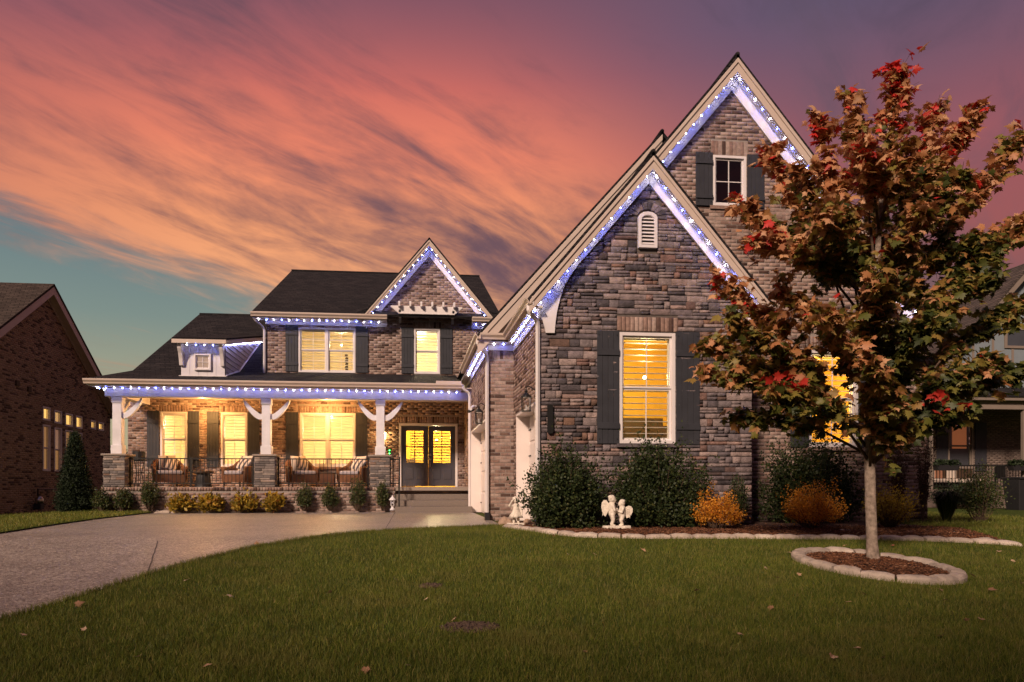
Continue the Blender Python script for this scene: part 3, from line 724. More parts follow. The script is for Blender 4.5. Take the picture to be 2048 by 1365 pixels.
# ---- porch wall
o_w1, o_w2, o_w3 = (-7.503, -6.715, 1.31, 2.975), (-5.73, -4.944, 1.31, 2.975), (-3.377, -1.679, 1.32, 2.985)
o_d = (-.335, 1.50, .70, 2.69); XL = -8.45
ops = [(a - XL, b - XL, c, d) for a, b, c, d in (o_w1, o_w2, o_w3, o_d)]
wE = Wall(XL, YD, 1, 0, 0, -1, X2 - XL, [(0, .5), (X2 - XL, .5)], [(0, 3.48), (X2 - XL, 3.48)], ops)
wE.backing('mortar', parent=HOUSE)
soldE = [(o[0] - .04, o[1] + .04, o[3] + .01, o[3] + .215) for o in ops]
bE = wE.bricks(z0=.5, soldiers=soldE)
for o in ops[:2]: window(wE, *o, cols=2, rows=(2, 2), mat='trim_white')
window(wE, *ops[2], cols=2, rows=(2, 2), unit=2, mat='trim_white')
for (a, b) in ((-7.885, -7.53), (-6.70, -6.36), (-6.14, -5.79), (-4.93, -4.58), (-3.79, -3.41), (-1.665, -1.31)):
    shutter(wE, a - XL, b - XL, 1.30, 3.0)
for o in ops[:3]:
    p, q = wE.P(o[0] - .03, .06, o[2] - .075), wE.P(o[1] + .03, 0, o[2] - .003); MB().box(p[0], q[0], p[1], q[1], p[2], q[2]).build('window_sill', 'brick', HOUSE, bevel=.004)
sheet('wall', [(XL, YD, -.5), (XL, 30, -.5), (XL, 30, 3.9), (XL, YD, 3.9)], 'brick')
# front double door
DR = MB(); tr = .07
DR.box(-.335, -.335 + tr, YD - .03, YD + .1, .70, 2.69); DR.box(1.50 - tr, 1.50, YD - .03, YD + .1, .70, 2.69); DR.box(-.335 + tr, 1.5 - tr, YD - .03, YD + .1, 2.69 - tr, 2.69)
DR.build('door_frame', 'trim_white', HOUSE, bevel=.004)
def leafdoor(a, b, hside):
    z0, z1 = .725, 2.615; ya, yb = YD + .03, YD + .075; g0, g1 = 1.46, 2.46; ga, gb = a + .155, b - .155
    m = MB(); m.box(a, ga, ya, yb, z0, z1); m.box(gb, b, ya, yb, z0, z1); m.box(ga, gb, ya, yb, z0, g0); m.box(ga, gb, ya, yb, g1, z1)
    o = m.build('front_door', 'door_grey', HOUSE)
    mm = (ga + gb) / 2
    m = MB(); m.box(mm - .013, mm + .013, ya - .004, yb, g0, g1); m.box(ga, mm - .013, ya - .004, yb, 1.955, 1.98); m.box(mm + .013, gb, ya - .004, yb, 1.955, 1.98); m.build('muntin', 'door_grey', o)
    m = MB(); m.add([(ga, ya + .02, g0), (gb, ya + .02, g0), (gb, ya + .02, g1), (ga, ya + .02, g1)], [(0, 1, 2, 3)]); m.build('pane', 'window_glass', o)
    for (p, q) in ((a + .12, mm - .05), (mm + .05, b - .12)): MB().box(p, q, ya - .014, ya + .002, .94, 1.27).build('door_panel', 'door_grey', o, bevel=.012)
    if hside:
        k = MB(); hx = a + .055 if hside > 0 else b - .055
        k.ico((hx, ya - .04, 1.70), .035); k.ico((hx, ya - .05, 1.56), .042); k.tube([(hx, ya - .02, 1.50), (hx, ya - .06, 1.44), (hx, ya - .05, 1.36), (hx, ya - .02, 1.32)], .014)
        k.build('door_handle', 'steel', o, smooth=True)
    for k in range(11):
        zz = 1.50 + k * .088; MB().box(ga + .13 if hside <= 0 else ga, gb, YD + .14, YD + .17, zz, zz + .03).build('louver', 'louver_white', o)
leafdoor(-.265, .580, 0); leafdoor(.585, 1.43, 1)
room(-8.3, -4.2, YD + .16, YD + 4.4, .55, 3.5, 'room_paint', [(-7.1, 23.0, 2.7), (-5.1, 23.2, 2.5)], 230, (1, .72, .38), bulb=False)
room(-4.15, -.8, YD + .16, YD + 4.4, .55, 3.5, 'room_paint', [(-2.6, 23.2, 2.6)], 270, (1, .74, .40), bulb=False)
room(-.75, 1.7, YD + .16, YD + 4.4, .55, 3.5, 'room_yellow', [(.93, 24.0, 2.35)], 420, (1, .80, .40), furn=[(-.6, .2, 24.9, 25.6, .6, 1.7)])

# ---- upper wall with small gable
GC3, GA3, SL3 = .60, 8.40, 1.19
u_ops = [(-3.415, -1.679, 4.235, 5.622), (.133, .948, 4.245, 5.67)]
XU0, XU1 = -4.38, 2.80
uo = [(a - XU0, b - XU0, c, d) for a, b, c, d in u_ops]
gl, gr = -1.20, 2.40
def tz(x): return tent(GC3, GA3, SL3, x) - .38
wU = Wall(XU0, YD, 1, 0, 0, -1, XU1 - XU0, [(0, 4.0), (XU1 - XU0, 4.0)],
          [(0, 5.78), (gl - XU0 - .001, 5.78), (gl - XU0, tz(gl)), (GC3 - XU0, tz(GC3)), (gr - XU0, tz(gr)), (gr - XU0 + .001, 5.78), (XU1 - XU0, 5.78)], uo)
wU.backing('mortar', parent=HOUSE)
bU = wU.bricks(z0=4.05, soldiers=[(uo[1][0] - .04, uo[1][1] + .04, uo[1][3] + .01, uo[1][3] + .215)])
window(wU, *uo[0], cols=2, rows=(2, 2), unit=2); window(wU, *uo[1], cols=2, rows=(2, 2))
for (a, b) in ((-3.80, -3.43), (-1.665, -1.29), (-.26, .12), (.96, 1.335)): shutter(wU, a - XU0, b - XU0, 4.25, 5.69)
room(-4.3, -.9, YD + .16, YD + 3.6, 3.9, 6.1, 'room_paint', [(-2.22, 22.6, 5.32)], 200, (1, .76, .42), furn=[(-2.03, -1.97, 22.2, 22.3, 4.2, 4.85)])
room(-.85, 2.3, YD + .16, YD + 3.6, 3.9, 6.1, 'room_paint', [(.35, 22.6, 5.2)], 290, (1, .80, .50), bulb=False)
ps = MB()
for k, zz in enumerate((4.86, 4.76, 4.67, 4.58, 4.48, 4.40)): ps.ico((-2.0, 21.95, zz), .045 if k % 2 else .06, 1)
ps.build('bedpost', 'furniture_dark', HOUSE)

# ---- brick pieces of the whole house: nearest ones singly, the rest joined
near = [(wB, r) for r in bB if r[2] > 5.6] + [(wP, r) for r in bP if r[2] > .1]
near.sort(key=lambda t: -((t[1][1] - t[1][0]) * (t[1][3] - t[1][2])) - (10 if t[0] is wP else 0))
single = near[:286]; sset = set((id(w), r) for w, r in single)
for w, r in single: brick_objects(w, [r], HOUSE)
brick_mass('brick_field', [(w, [r for r in rr if (id(w), r) not in sset], 0.0) for w, rr in ((wB, bB), (wP, bP), (wC, bC), (wD, bD), (wE, bE), (wU, bU), (wR, bR))], 'brick', HOUSE)

# ---- roofs
def roofslab(name, pts, th=.05, mat='shingles', parent=None):
    """pts: a planar polygon; a slab of that thickness below it"""
    n = len(pts); v = [Vector(p) for p in pts]; nn = (v[1] - v[0]).cross(v[2] - v[0]).normalized()
    if nn.z < 0: nn = -nn
    mb = MB(); mb.add([p for p in v] + [p - nn * th for p in v], [tuple(range(n)), tuple(range(2 * n - 1, n - 1, -1))] + [(i, (i + 1) % n, (i + 1) % n + n, i + n) for i in range(n)])
    return mb.build(name, mat, parent or HOUSE)
def gable_roof(c, a, xl, zl, xr, zr, y0, y1):
    roofslab('roof', [(c, y0, a), (xl, y0, zl), (xl, y1, zl), (c, y1, a)], .06); roofslab('roof', [(c, y0, a), (c, y1, a), (xr, y1, zr), (xr, y0, zr)], .06)
    MB().tube([(c, y0 + .002, a + .005), (c, y1, a + .005)], .045, 6).build('ridge_cap', 'shingles', HOUSE)
def rakes(c, a, xl, xr, sl, y0, y1, w=.27, soff=True, mat='trim_beige'):
    """rake boards at the front of the overhang and the soffit behind them"""
    cs = math.hypot(1, sl); dv = w * cs; g = .055 * cs
    for (xe) in (xl, xr):
        if xe is None: continue
        ze = a - sl * abs(xe - c)
        MB().prism([(c, a - g), (xe, ze - g), (xe, ze - g - dv * .92), (c, a - g - dv * .92)], y0 + .01, y0 + .05).build('rake_board', mat, HOUSE, bevel=.004)
        MB().prism([(c, a - g + .01), (xe, ze - g + .01), (xe, ze - g - dv * .30), (c, a - g - dv * .30)], y0 - .015, y0 + .009).build('crown_board', mat, HOUSE, bevel=.006)
        MB().prism([(c, a - g - dv * .70), (xe, ze - g - dv * .70), (xe, ze - g - dv * .74), (c, a - g - dv * .74)], y0 + .05, y1).build('soffit', 'trim_white', HOUSE)
E1x = 2.0; E1z = tent(GC1, GA1, SL1, E1x)
gable_roof(GC1, GA1, E1x, E1z, 6.43, tent(GC1, GA1, SL1, 6.43), 11.5, 13.7)
rakes(GC1, GA1, E1x + .04, 6.40, SL1, 11.5, YS, w=.15)
gable_roof(GC2, GA2, 2.02, tent(GC2, GA2, SL2, 2.02), 10.9, tent(GC2, GA2, SL2, 10.9), 12.9, 24)
rakes(GC2, GA2, 3.4, 10.86, SL2, 12.9, YB, w=.18)
E3x = 1.40; SL4 = 1.115; GC4, GA4 = 5.50, 8.50; E3z = tent(GC4, GA4, SL4, E3x)
gable_roof(GC4, GA4, E3x, E3z, 9.6, tent(GC4, GA4, SL4, 9.6), 14.45, 27)
rakes(GC4, GA4, E3x + .04, None, SL4, 14.45, YP)
# beige gable boards of the garage wing above the eave
cs = math.hypot(1, SL4)
MB().prism([(1.60, 3.99), (3.9, tent(GC4, GA4, SL4, 3.9) - .12), (3.9, tent(GC4, GA4, SL4, 3.9) - .95), (2.3, 3.99)], 14.56, 14.60).build('gable_board', 'trim_beige', HOUSE)
MB().prism([(1.95, 3.98), (3.9, 6.02), (3.9, 5.2), (2.6, 3.98)], 14.50, 14.54).build('gable_board', 'trim_beige', HOUSE, bevel=.004)
# white frieze boards with the flared feet of the front gable
def frieze(c, a, sl, y, half, drop0, w, mat='trim_white', feet=None):
    cs = math.hypot(1, sl)
    for s_ in (-1, 1):
        if feet and s_ in feet: poly = feet[s_]
        else:
            xe = c + s_ * half; poly = [(c, a - drop0), (xe, a - drop0 - sl * half), (xe, a - drop0 - sl * half - w * cs), (c, a - drop0 - w * cs)]
        MB().prism(poly, y - .045, y - .003).build('frieze_board', mat, HOUSE, bevel=.003)
L = [(4.216, 6.34), (2.06, 3.94), (2.06, 3.90), (2.16, 3.84), (2.25, 3.74), (2.31, 3.62), (2.345, 3.50), (2.365, 3.41), (2.52, 3.41), (2.535, 3.60), (2.565, 3.80), (2.62, 4.02), (2.70, 4.25), (2.80, 4.42), (2.93, 4.60), (4.216, 6.10)]
Lf = {-1: L, 1: [(2 * GC1 - x, z) for x, z in L]}
frieze(GC1, GA1, SL1, YS - .03, 0, 0, 0, feet=Lf)
frieze(GC2, GA2, SL2, YB, 4.05, .22, .23)
frieze(GC3, GA3, SL3, YD, 1.95, .24, .14)
# eave boxes, gutters and friezes along the garage wing
def gutter(pts_prof_axis, a, b, name='gutter', mat='trim_beige', parent=None):
    """profile (offset, z) extruded; axis 'x' or 'y'"""
    prof, ax, c = pts_prof_axis
    MB().prism([(c + o, z) for o, z in prof], a, b, ax).build(name, mat, parent or HOUSE, bevel=.004)
def kprof(z, s): return [(0, z), (0, z - .13), (s * .075, z - .13), (s * .085, z - .09), (s * .125, z - .045), (s * .13, z), (s * .115, z), (s * .11, z - .03), (s * .07, z - .08), (s * .06, z - .115), (s * .015, z - .115), (s * .015, z)]
zg = 3.98
gutter((kprof(zg, -1), 'y', 2.09), 11.49, 14.34)
gutter((kprof(zg, -1), 'x', 14.47), 1.50, 2.09)       # return on the pier front
gutter((kprof(zg, -1), 'y', 1.50), 14.34, 18.9)
MB().box(2.09, X1, 11.55, 14.47, 3.80, 3.83).build('soffit', 'trim_white', HOUSE)
MB().box(1.50, X1, 14.47, YP, 3.80, 3.83).build('soffit', 'trim_white', HOUSE)
MB().box(1.50, X2, YP, 21.0, 3.80, 3.83).build('soffit', 'trim_white', HOUSE)
MB().box(2.09, 2.11, 11.5, 14.47, 3.83, 3.98).build('fascia', 'trim_white', HOUSE)
MB().box(X1 - .03, X1, YS, YP - .034, 3.66, 3.80).build('frieze_board', 'trim_white', HOUSE, bevel=.003)
MB().box(X2 - .03, X1 - .0305, YP - .033, YP, 3.69, 3.80).build('frieze_board', 'trim_white', HOUSE, bevel=.003)
MB().box(X2 - .03, X2, YP, YD, 3.66, 3.80).build('frieze_board', 'trim_white', HOUSE, bevel=.003)
# downspouts
def spout(pts, name='downspout', r=.042):
    o = MB().tube(pts, r, 4).build(name, 'trim_white', HOUSE, bevel=.006)
    x, y, z = pts[-1]; MB().add([(x - .05, y - .14, z - .06), (x + .05, y - .14, z - .06), (x + .05, y + .05, z - .06), (x - .05, y + .05, z - .06), (x - .05, y - .04, z + .10), (x + .05, y - .04, z + .10), (x + .05, y + .05, z + .10), (x - .05, y + .05, z + .10)],
        [(0, 1, 2, 3), (4, 5, 6, 7), (0, 1, 5, 4), (1, 2, 6, 5), (2, 3, 7, 6), (3, 0, 4, 7)]).build('spout_boot', 'iron_black', o)
    return o
spout([(2.04, 11.62, 3.86), (2.04, 11.60, 3.76), (2.08, 11.62, 3.70), (2.20, 11.72, 3.62), (2.222, 11.74, 3.52), (2.222, 11.74, .08)])
spout([(1.45, 14.52, 3.86), (1.45, 14.52, 3.78), (1.49, 14.56, 3.72), (1.64, 14.70, 3.62), (1.668, 14.73, 3.50), (1.668, 14.73, .06)])
spout([(1.46, 18.9, 3.55), (1.47, 18.9, 3.45), (1.52, 18.92, 3.40), (1.64, 18.96, 3.32), (1.665, 18.97, 3.22), (1.665, 18.97, .06)])
spout([(6.205, YB - .06, 4.0), (6.205, YB - .06, .10)])
# upper roof of the main body (ends in plain gables) with its gutter
YE, ZE, YR_, ZR_ = 21.05, 5.97, 28.0, 9.36
XA, XBq = -4.72, 2.86
sl_m = (ZR_ - ZE) / (YR_ - YE)
roofslab('roof', [(XA, YE, ZE), (XBq, YE, ZE), (XBq, YR_, ZR_), (XA, YR_, ZR_)], .06)
roofslab('roof', [(XA, YR_, ZR_), (XBq, YR_, ZR_), (XBq, 35, ZE), (XA, 35, ZE)], .06)
MB().tube([(XA, YR_, ZR_ + .01), (XBq, YR_, ZR_ + .01)], .05, 6).build('ridge_cap', 'shingles', HOUSE)
sheet('wall', [(XU0, YD, 4.0), (XU0, 34.5, 4.0), (XU0, 34.5, 6.0), (XU0, YR_, 9.2), (XU0, YD, 6.0)], 'brick')
sheet('wall', [(2.75, YD, 3.0), (2.75, 34.5, 3.0), (2.75, 34.5, 6.0), (2.75, YR_, 9.2), (2.75, YD, 6.0)], 'brick')
gutter((kprof(5.95, -1), 'x', 21.07), XA - .02, -.69); gutter((kprof(5.95, -1), 'x', 21.07), 1.92, 3.0)
MB().box(XA, -.70, 21.08, YD, 5.80, 5.825).build('soffit', 'trim_white', HOUSE); MB().box(1.93, 3.0, 21.08, YD, 5.80, 5.825).build('soffit', 'trim_white', HOUSE)
MB().box(XU0 - .02, -.70, YD - .035, YD - .001, 5.69, 5.80).build('frieze_board', 'trim_white', HOUSE); MB().box(1.93, 3.0, YD - .035, YD - .001, 5.69, 5.80).build('frieze_board', 'trim_white', HOUSE)
MB().tube([(XA + .06, 21.1, 5.86), (XA + .06, 21.1, 5.78), (XA + .10, 21.15, 5.72), (XU0 - .09, 21.38, 5.60), (XU0 - .05, 21.43, 5.50), (XU0 - .05, 21.43, 4.18)], .042, 4).build('downspout', 'trim_white', HOUSE, bevel=.005)
# small gable roof
gx = 2.06
for s_ in (-1, 1): roofslab('roof', [(GC3, 21.1, GA3), (GC3 + s_ * gx, 21.1, GA3 - SL3 * gx), (GC3 + s_ * gx, 21.6, GA3 - SL3 * gx), (GC3 + s_ * .2, 25.6, GA3 - SL3 * .2), (GC3, 25.9, GA3)], .05)
rakes(GC3, GA3, GC3 - gx, GC3 + gx, SL3, 21.1, YD, w=.115)
for s_ in (-1, 1):
    x0 = GC3 + s_ * 1.30; x1 = GC3 + s_ * 1.85
    mb = MB().add([(x0, 21.06, 5.955), (x1 + s_ * .5, 21.06, 5.955), (x1 + s_ * .5, YD, 6.16), (x1, YD, 6.30), (x0, YD, 5.99)], [(0, 1, 2, 3, 4)]); mb.build('return_roof', 'shingles', HOUSE)
# lower roof over the left wing and the porch
LE = [(-8.72, 18.95, 3.56), (1.42, 18.95, 3.56)]
zk = 4.215
roofslab('roof', [(-8.50, 18.92, 3.57), (1.45, 18.92, 3.57), (1.45, YD, zk), (-8.28, YD, zk)], .05)
roofslab('roof', [(-8.28, YD, zk), (XU0 + .0, YD, zk), (XU0, 28.0, 7.52), (-8.28, 28.0, 7.52)], .05)
roofslab('roof', [(-8.28, 28.0, 7.52), (XU0, 28.0, 7.52), (XU0, 34, 4.4), (-8.28, 34, 4.4)], .05)
MB().tube([(-8.28, 28.0, 7.53), (XU0, 28, 7.53)], .05, 6).build('ridge_cap', 'shingles', HOUSE)
roofslab('roof', [(-8.50, 18.92, 3.57), (-8.28, YD, zk), (-8.28, 28.0, 7.52), (-8.70, 28.2, 3.6), (-8.70, 20, 3.57)][:3] + [(-8.9, 28.0, 3.6)], .04)
# roof vent left of the porch's right end
MB().box(.72, 1.42, 18.86, 19.0, 3.56, 3.635).build('splash_guard', 'trim_beige', HOUSE, bevel=.006)

# ---- dormer
DM = MB(); dx0, dx1, dyf = -6.42, -5.22, 20.0
DM.box(dx0, dx1, dyf, dyf + .06, 3.78, 4.80); DORM = DM.build('dormer', 'siding_white', HOUSE)
for k in range(9):
    z0 = 3.70 + k * .24 # diagonal lap siding of the cheek: boards run parallel to its lower edge
def roofz(Y): return 3.57 + (Y - 18.92) * (zk - 3.57) / (YD - 18.92) if Y < YD else zk + (Y - YD) * (7.52 - zk) / (28 - YD)
def dtop(Y): return 4.80 + (Y - dyf) * .235
ck = [(dyf, roofz(dyf)), (YD, roofz(YD)), (25.15, roofz(25.15)), (dyf, dtop(dyf))]
for xx in (dx1 - .02, dx0 - .0): MB().prism(ck, xx, xx + .02, 'x').build('cheek', 'shutter_grey', DORM)
for k in range(18):      # horizontal lap boards on the cheek
    za, zb = 3.84 + k * .145, 3.84 + (k + 1) * .145 - .012
    ys_ = np.linspace(dyf, 25.15, 260)
    def span(z): q = [y for y in ys_ if roofz(y) + .02 < z < dtop(y) - .02]; return (q[0], q[-1]) if len(q) > 1 else None
    A_, B_ = span(za), span(zb)
    if A_ is None and B_ is None: continue
    A_ = A_ or (B_[0], B_[0] + .05); B_ = B_ or (A_[1] - .05, A_[1])
    mb = MB().add([(dx1 + .022, A_[0], za), (dx1 + .022, A_[1], za), (dx1 + .006, B_[1], zb), (dx1 + .006, B_[0], zb), (dx1, A_[0], za), (dx1, A_[1], za)], [(0, 1, 2, 3), (0, 4, 5, 1)])
    mb.build('siding_board', 'siding_white', DORM)
for k in range(5):
    w = (dx1 - dx0) / 5
    MB().box(dx0 + k * w + .004, dx0 + (k + 1) * w - .004, dyf - .012, dyf - .001, 3.84, 4.74).build('siding_board', 'siding_white', DORM)
MB().tube([(dx1 + .03, dyf, roofz(dyf) + .02), (dx1 + .03, YD, roofz(YD) + .02), (dx1 + .03, 25.1, roofz(25.1) + .02)], .028, 4).build('flashing', 'trim_white', DORM)
MB().box(dx0 - .05, dx1 + .05, dyf - .05, dyf - .013, 3.80, 3.845).build('flashing', 'trim_white', DORM)
roofslab('dormer_roof', [(dx0 - .13, 19.62, 4.845), (dx1 + .13, 19.62, 4.845), (dx1 + .13, 25.6, 6.24), (dx0 - .13, 25.6, 6.24)], .04, parent=DORM)
MB().box(dx0 - .13, dx1 + .13, 19.60, 19.64, 4.69, 4.80).build('fascia', 'trim_beige', DORM, bevel=.003)
MB().prism([(19.64, 4.80), (19.64, 4.66), (25.0, 5.90), (25.0, 6.04)], dx1 + .09, dx1 + .13, 'x').build('rake_board', 'trim_white', DORM)
MB().prism([(19.64, 4.76), (19.64, 4.70), (25.0, 5.96), (25.0, 6.02)], dx0 - .13, dx1 + .085, 'x').build('soffit', 'trim_white', DORM)
for xx in (dx0 + .03, dx1 - .05):
    MB().prism([(dyf - .012, 4.70), (dyf - .30, 4.70), (dyf - .28, 4.58), (dyf - .20, 4.45), (dyf - .14, 4.30), (dyf - .10, 4.12), (dyf - .012, 4.12)], xx - .05, xx + .05, 'x').build('bracket', 'trim_white', DORM, bevel=.004)
wDm = Wall(-6.05, dyf - .060, 1, 0, 0, -1, 1, [(0, 0)], [(0, 1)])
dwn = window(wDm, 0, .46, 4.0, 4.46, cols=2, rows=(2,), sash=False, louver=False, trim=.045); 
for ch in [dwn]: ch.name = 'window'
MB().box(-6.02, -5.62, dyf - .022, dyf - .0125, 4.03, 4.43).build('blind', 'trim_beige', DORM)

# ---- porch: base, floor, steps, pedestals, posts, header, ceiling, railings
PX0, PX1 = -8.26, -.41
wF = Wall(PX0, YF, 1, 0, 0, -1, PX1 - PX0, [(0, -.3), (PX1 - PX0, -.3)], [(0, .62), (PX1 - PX0, .62)]); wF.backing('mortar', 'porch_base', HOUSE)
wFL = Wall(PX0, YF, 0, 1, -1, 0, 2.2, [(0, -.3), (2.2, -.3)], [(0, .62), (2.2, .62)]); wFL.backing('mortar', 'porch_base', HOUSE)
bF = wF.bricks(z0=-.20)
capb = [(k * .0785 + .004, (k + 1) * .0785 - .004, .605, .695) for k in range(int((PX1 - PX0) / .0785))]
brick_mass('base_brick', [(wF, [r for r in bF if r[3] < .61], 0.0), (wF, capb, .02), (wFL, wFL.bricks(z0=-.2), 0)], 'brick', HOUSE)
MB().box(PX0, 1.70, YF + .001, YD, .60, .70).build('porch_floor', 'porch_concrete', HOUSE)
MB().box(PX1, X2, 19.55, 19.62, .50, .697).build('rowlock_course', 'brick', HOUSE)
for k, (y, z) in enumerate(((18.75, .165), (19.03, .33), (19.31, .50))):
    MB().box(PX1 + .01, X2 - .002, y, 19.62, -.05 if k == 0 else (.165, .33)[k - 1] + .001, z).build('step', 'concrete_step', HOUSE, bevel=.012)
def pedestal(xc, w=.55):
    x0, x1 = xc - w / 2, xc + w / 2; P0 = MB().box(x0, x1, YF + .02, YF + .02 + w, .70, 1.545).build('pedestal', 'mortar_dark', HOUSE)
    its = []
    for wl in (Wall(x0, YF + .02, 1, 0, 0, -1, w, [(0, .70), (w, .70)], [(0, 1.545), (w, 1.545)]), Wall(x1, YF + .02, 0, 1, 1, 0, w, [(0, .70), (w, .70)], [(0, 1.545), (w, 1.545)]), Wall(x0, YF + .02, 0, 1, -1, 0, w, [(0, .70), (w, .70)], [(0, 1.545), (w, 1.545)])):
        z = .705
        while z < 1.53:
            h = random.choice((.05, .06, .075)); h = min(h, 1.545 - z); u = 0.0
            while u < w - .01:
                l = random.uniform(.13, .30); l = w - u if w - u - l < .1 else l; its.append((wl, u + .003, u + l - .003, z + .002, z + h - .003, random.uniform(.015, .035), random.randrange(14))); u += l
            z += h
    for it in its: piece_object('stone', it, 'pedestal_stone', P0)
    MB().box(xc - .33, xc + .33, YF - .035, YF + .625, 1.55, 1.605).build('cap_stone', 'porch_concrete', P0, bevel=.012)
    return P0
def bracket(mb, xc, s_, y0, y1):
    h, wd = .46, .50; th = .085; n = 8; o, i2 = [], []
    for k in range(n + 1):
        t = k / n; x = t * wd; z = 2.66 + (1 - (1 - t) ** 1.9) * 0 + h * (t ** 1.0) ** .0 * 0
        # concave sweep: starts down the post and runs out under the beam
        zz = 2.68 + .44 * (t ** 1.35); o.append((xc + s_ * (.115 + x), zz + .03)); i2.append((xc + s_ * (.115 + x + .07 * (1 - t)), zz - .10 - .03 * math.sin(math.pi * t)))
    mb.prism([(xc + s_ * .115, 2.74)] + o[1:] + [(xc + s_ * (.115 + wd + .02), 3.15), (xc + s_ * (.115 + wd + .02), 3.09)] + i2[::-1][1:] + [(xc + s_ * .115, 2.60)], y0, y1); return mb
YPc = YF + .30
def post(xc, sides=(-1, 1)):
    o = MB().box(xc - .115, xc + .115, YPc - .115, YPc + .115, 1.80, 3.165).build('porch_post', 'post_white', HOUSE, bevel=.006)
    MB().box(xc - .145, xc + .145, YPc - .145, YPc + .145, 1.607, 1.845).build('post_base', 'post_white', o, bevel=.008)
    MB().box(xc - .135, xc + .135, YPc - .135, YPc + .135, 3.0, 3.16).build('post_capital', 'post_white', o, bevel=.008)
    for s_ in sides: bracket(MB(), xc, s_, YPc - .06, YPc + .06).build('bracket', 'post_white', o, bevel=.005)
    return o
for xc in (-7.945, -3.98, -.83): pedestal(xc)
pl_ = post(-7.945, (1,)); post(-3.98); post(-.83)
MB().prism([(YPc + .115, 2.60), (YPc + .115, 2.74), (YPc + .62, 3.13), (YPc + .66, 3.13), (YPc + .66, 3.05), (YPc + .30, 2.80)], -8.0, -7.89, 'x').build('bracket', 'post_white', pl_, bevel=.005)
MB().box(-8.25, 1.72, YPc - .145, YPc + .145, 3.17, 3.40).build('header_beam', 'post_white', HOUSE, bevel=.004)
MB().box(-8.10, -7.80, YPc + .146, YD - .01, 3.17, 3.40).build('header_beam', 'post_white', HOUSE, bevel=.004)
MB().box(-8.25, 1.72, 19.0, YD, 3.45, 3.47).build('porch_ceiling', 'trim_beige', HOUSE)
MB().box(-8.5, -8.26, 19.0, 28, 3.43, 3.45).build('soffit', 'trim_white', HOUSE)
MB().box(-8.4, 1.70, YD - .05, YD - .002, 3.36, 3.449).build('crown_board', 'trim_beige', HOUSE, bevel=.006)
gutter((kprof(3.56, -1), 'x', 18.95), -8.54, 1.44); MB().box(-8.50, 1.44, 18.951, 18.975, 3.41, 3.56).build('fascia', 'trim_white', HOUSE)
MB().box(-8.50, -8.26, 18.95, 18.99, 3.40, 3.42).build('soffit', 'trim_white', HOUSE); MB().box(-8.5, 1.44, 18.98, YPc - .15, 3.401, 3.42).build('soffit', 'trim_white', HOUSE)
# recessed porch lamps
for xx in (-6.05, -2.50):
    MB().lathe([(.10, 3.449), (.10, 3.43), (.085, 3.425)], (xx, 20.95, 0)).build('lamp_rim', 'trim_white', HOUSE)
    MB().lathe([(.08, 3.424), (.07, 3.40), (.04, 3.385)], (xx, 20.95, 0)).build('lamp_lens', 'lamp_ceiling', HOUSE)
    l = bpy.data.lights.new('porch_lamp', 'POINT'); l.energy = 125; l.color = (1, .47, .13); l.shadow_soft_size = .05
    lo = bpy.data.objects.new('porch_lamp', l); COL.objects.link(lo); lo.location = (xx, 20.75, 3.0)
def railing(x0, x1, y, posts=()):
    o = MB().box(x0, x1, y - .02, y + .02, 1.47, 1.50).build('railing', 'iron_black', HOUSE)
    MB().box(x0, x1, y - .014, y + .014, .785, .81).build('bottom_rail', 'iron_black', o)
    n = int((x1 - x0) / .105); bm_ = None
    for k in range(1, n):
        x = x0 + (x1 - x0) * k / n
        if bm_ is None: bo = MB().box(-.007, .007, -.007, .007, .81, 1.47).build('baluster', 'iron_black', o); bm_ = bo.data; bo.location.x += x; bo.location.y += y
        else: b2 = link('baluster', bm_, o); b2.location.x += x; b2.location.y += y
    for x in posts: MB().box(x - .02, x + .02, y - .021, y + .021, .70, 1.53).build('rail_post', 'iron_black', o)
    return o
railing(-7.65, -4.27, YPc - .1, (-7.6, -6.0, -4.33)); railing(-3.69, -1.12, YPc - .1, (-3.64, -1.17)); railing(-.54, -.30, YPc - .1, (-.47, -.29))
st = MB(); st.tube([(-.29, 19.5, 1.50), (-.29, 18.78, .88)], .018, 6); st.box(-.31, -.27, 18.76, 18.80, 0, .92); st.tube([(-.29, 19.5, 1.0), (-.29, 18.78, .42)], .012, 6)
for k in range(5): st.box(-.297, -.283, 18.9 + k * .12 - .007, 18.9 + k * .12 + .007, .50 + k * .1, 1.0 + k * .105)
st.box(-.31, -.27, 19.48, 19.52, .5, 1.56); st.build('stair_railing', 'iron_black', HOUSE)

# ---- trellis over the small gable window
TR = MB(); zt = 6.17
TR.prism([(-.50, 6.15), (-.36, 6.03), (1.40, 6.03), (1.54, 6.15), (1.62, 6.21), (1.62, 6.25), (-.58, 6.25), (-.58, 6.21)], 21.02, 21.09)
TRO = TR.build('trellis', 'trim_white', HOUSE, bevel=.004)
for k in range(6):
    x = -.32 + k * .336; MB().prism([(20.85, 6.20), (YD, 6.20), (YD, 6.34), (20.90, 6.36), (20.85, 6.30)], x - .028, x + .028, 'x').build('rafter_tail', 'trim_white', TRO, bevel=.003)
for x in (-.30, 1.34): MB().prism([(YD, 5.82), (YD - .08, 5.82), (YD - .10, 5.95), (YD - .25, 6.02), (YD - .48, 6.04), (YD - .48, 6.13), (YD, 6.13)], x - .035, x + .035, 'x').build('bracket', 'trim_white', TRO, bevel=.003)
MB().box(-.34, 1.38, 21.0, 21.11, 6.0, 6.029).build('trellis_rail', 'trim_white', TRO, bevel=.003)

stone_mass('stone_field', rest_stone, 'ledge_stone', HOUSE)

